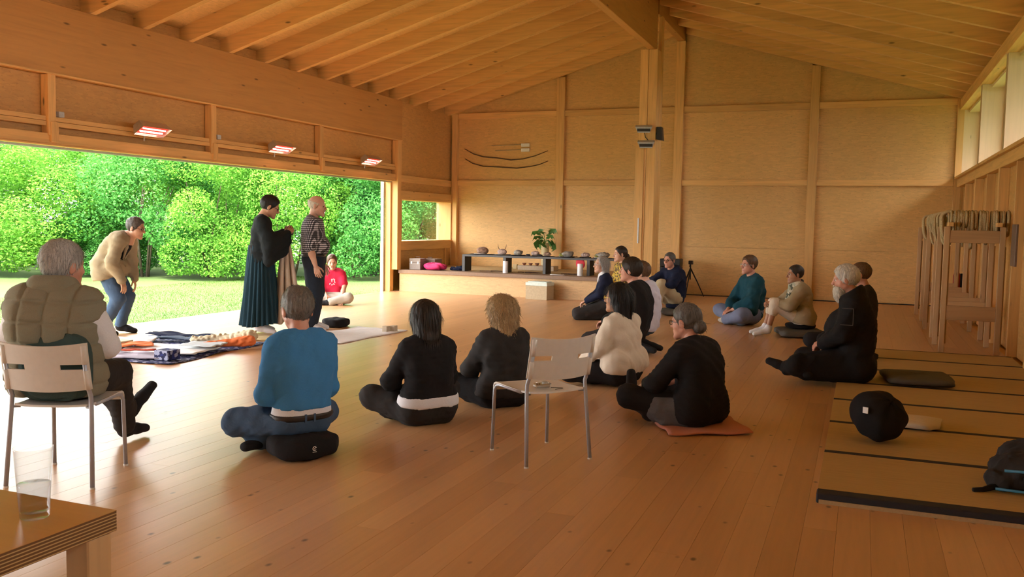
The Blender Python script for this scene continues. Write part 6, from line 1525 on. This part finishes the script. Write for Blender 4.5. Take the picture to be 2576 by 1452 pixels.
bushes = [((-20.3, 19.3), 0, 'leaf_mid', (1.7, 1.7, 1.0), 'low and round right of the stooping man'), ((-26.0, 13.2), 0, 'leaf_mid', (2.7, 2.6, 2.1), 'at the far left edge beyond the vest man'), ((-23.8, 16.4), 1, 'leaf_bright', (2.5, 2.4, 1.9), 'pale and sunlit left of the stooping man'), ((-21.4, 18.6), 2, 'leaf_bright', (2.5, 2.3, 2.0), 'directly behind the stooping man'), ((-19.0, 19.6), 1, 'leaf_mid', (2.4, 2.3, 2.1), 'just right of the stooping man'),
          ((-17.0, 20.2), 0, 'leaf_bright', (2.4, 2.2, 2.2), 'with bright leaves left of the man in kimono'), ((-15.2, 21.1), 1, 'leaf_bright', (2.3, 2.2, 2.2), 'directly behind the man in kimono'), ((-13.6, 22.1), 2, 'leaf_mid', (2.2, 2.1, 2.2), 'directly behind the bald man'), ((-12.6, 23.8), 0, 'leaf_cool', (2.2, 2.2, 2.1), 'dark and dense beside the door edge'),
          ((-14.4, 26.2), 1, 'leaf_cool', (2.8, 2.6, 2.0), 'ivy-like and seen through the platform window'), ((-12.2, 26.6), 2, 'leaf_cool', (2.6, 2.5, 1.8), 'low and filling the right of the platform window'),
          ((-28.0, 17.8), 2, 'leaf_mid', (3.2, 3.2, 3.0), 'taller and farther back at the upper left'), ((-25.0, 21.2), 0, 'leaf_mid', (3.1, 3.1, 2.9), 'taller and farther back above the stooping man'), ((-21.6, 23.4), 1, 'leaf_bright', (3.1, 3.1, 2.9), 'taller and farther back left of the man in kimono'), ((-18.2, 24.6), 2, 'leaf_mid', (3.1, 3.1, 2.9), 'taller and farther back behind the man in kimono'), ((-15.0, 25.6), 0, 'leaf_mid', (3.0, 3.0, 2.8), 'taller and farther back above the bald man')]
for (x, y), k, m, s, w in bushes: shrub('bush', 'leafy garden bush ' + w, (x, y, -.2), k, m, s, x * 1.7, 'bushes behind the lawn')
trees = [((-24.5, 27.0), 0, 'leaf_dark', (5.0, 3.5, 1.9), 'low and wide far behind the stooping man'), ((-19.5, 29.0), 1, 'leaf_dark', (5.0, 3.5, 1.9), 'low and wide far behind the man in kimono'), ((-34, 19.5), 1, 'leaf_dark', (4.0, 4.0, 4.0), 'at the upper left corner of the opening'), ((-30.5, 23.5), 2, 'leaf_dark', (3.4, 3.4, 3.6), 'right of the one at the upper left corner')]
for (x, y), k, m, s, w in trees: shrub('tree', 'tall dark green tree ' + w, (x, y, -.2), k, m, s, y * 1.3, 'trees beyond the bushes', 'tree')
for (x, y), m, s, w in (((8.8, 24.0), 'leaf_mid', (3.0, 3.0, 3.3), 'near the back corner'), ((8.6, 17.0), 'leaf_dark', (3.0, 3.0, 3.2), 'added to shade the second window'), ((8.8, 10.0), 'leaf_dark', (3.0, 3.0, 3.2), 'added to shade the near windows'), ((8.8, 3.0), 'leaf_dark', (3.0, 3.0, 3.2), 'added for shade beside the viewer'), ((6.5, 31.0), 'leaf_mid', (2.6, 2.6, 3.0), 'farthest off')):  # dark-leaved trees are added out of view to cut the clerestory light
    shrub('tree', 'tree outside the clerestory windows, ' + w, (x, y, -.2), 0, m, s, y, 'trees outside the clerestory', 'tree')

# ---------------------------------------------------------------- pieces that belong to a part rather than to the whole thing
def under(child_stem, part_stem):
    for o in list(bpy.data.objects):
        if o.name.split('.')[0] != child_stem or o.parent is None: continue
        c = [p for p in bpy.data.objects if p.parent == o.parent and p.name.split('.')[0] == part_stem]
        if not c: continue
        p = min(c, key=lambda q: (q.location - o.location).length + (Vector(q.bound_box[0]) + Vector(q.bound_box[6]) - Vector(o.bound_box[0]) - Vector(o.bound_box[6])).length)
        o.parent = p; o.matrix_parent_inverse = p.matrix_basis.inverted()
for a, b in (('clasp', 'case_body'), ('handle', 'case_lid'), ('heating_tube', 'housing'), ('reflector', 'housing'), ('grille_wire', 'housing'), ('lens', 'housing'), ('visor', 'housing'), ('lens_ring', 'camera_body'), ('button', 'camera_body'),
             ('watch_case', 'strap'), ('screen', 'phone_body'), ('belt_loop', 'belt'), ('collar', 'vest'), ('shirt_print', 't_shirt'), ('sleeve_piping', 'jacket'), ('lapel', 'jacket'), ('leaf', 'stem'), ('foot_cap', 'rear_leg'), ('back_sleeve', 'backrest'), ('upright_edge', 'upright'),
             ('valve_head', 'cylinder_body'), ('hose', 'cylinder_body'), ('lid_rim', 'box_lid'), ('zip_trim', 'bag_body'), ('base_trim', 'bag_body'), ('strap_end', 'bag_body'), ('pan_handle', 'pan_head'), ('logo', 'cushion_body'), ('white_tag', 'cushion_body')): under(a, b)
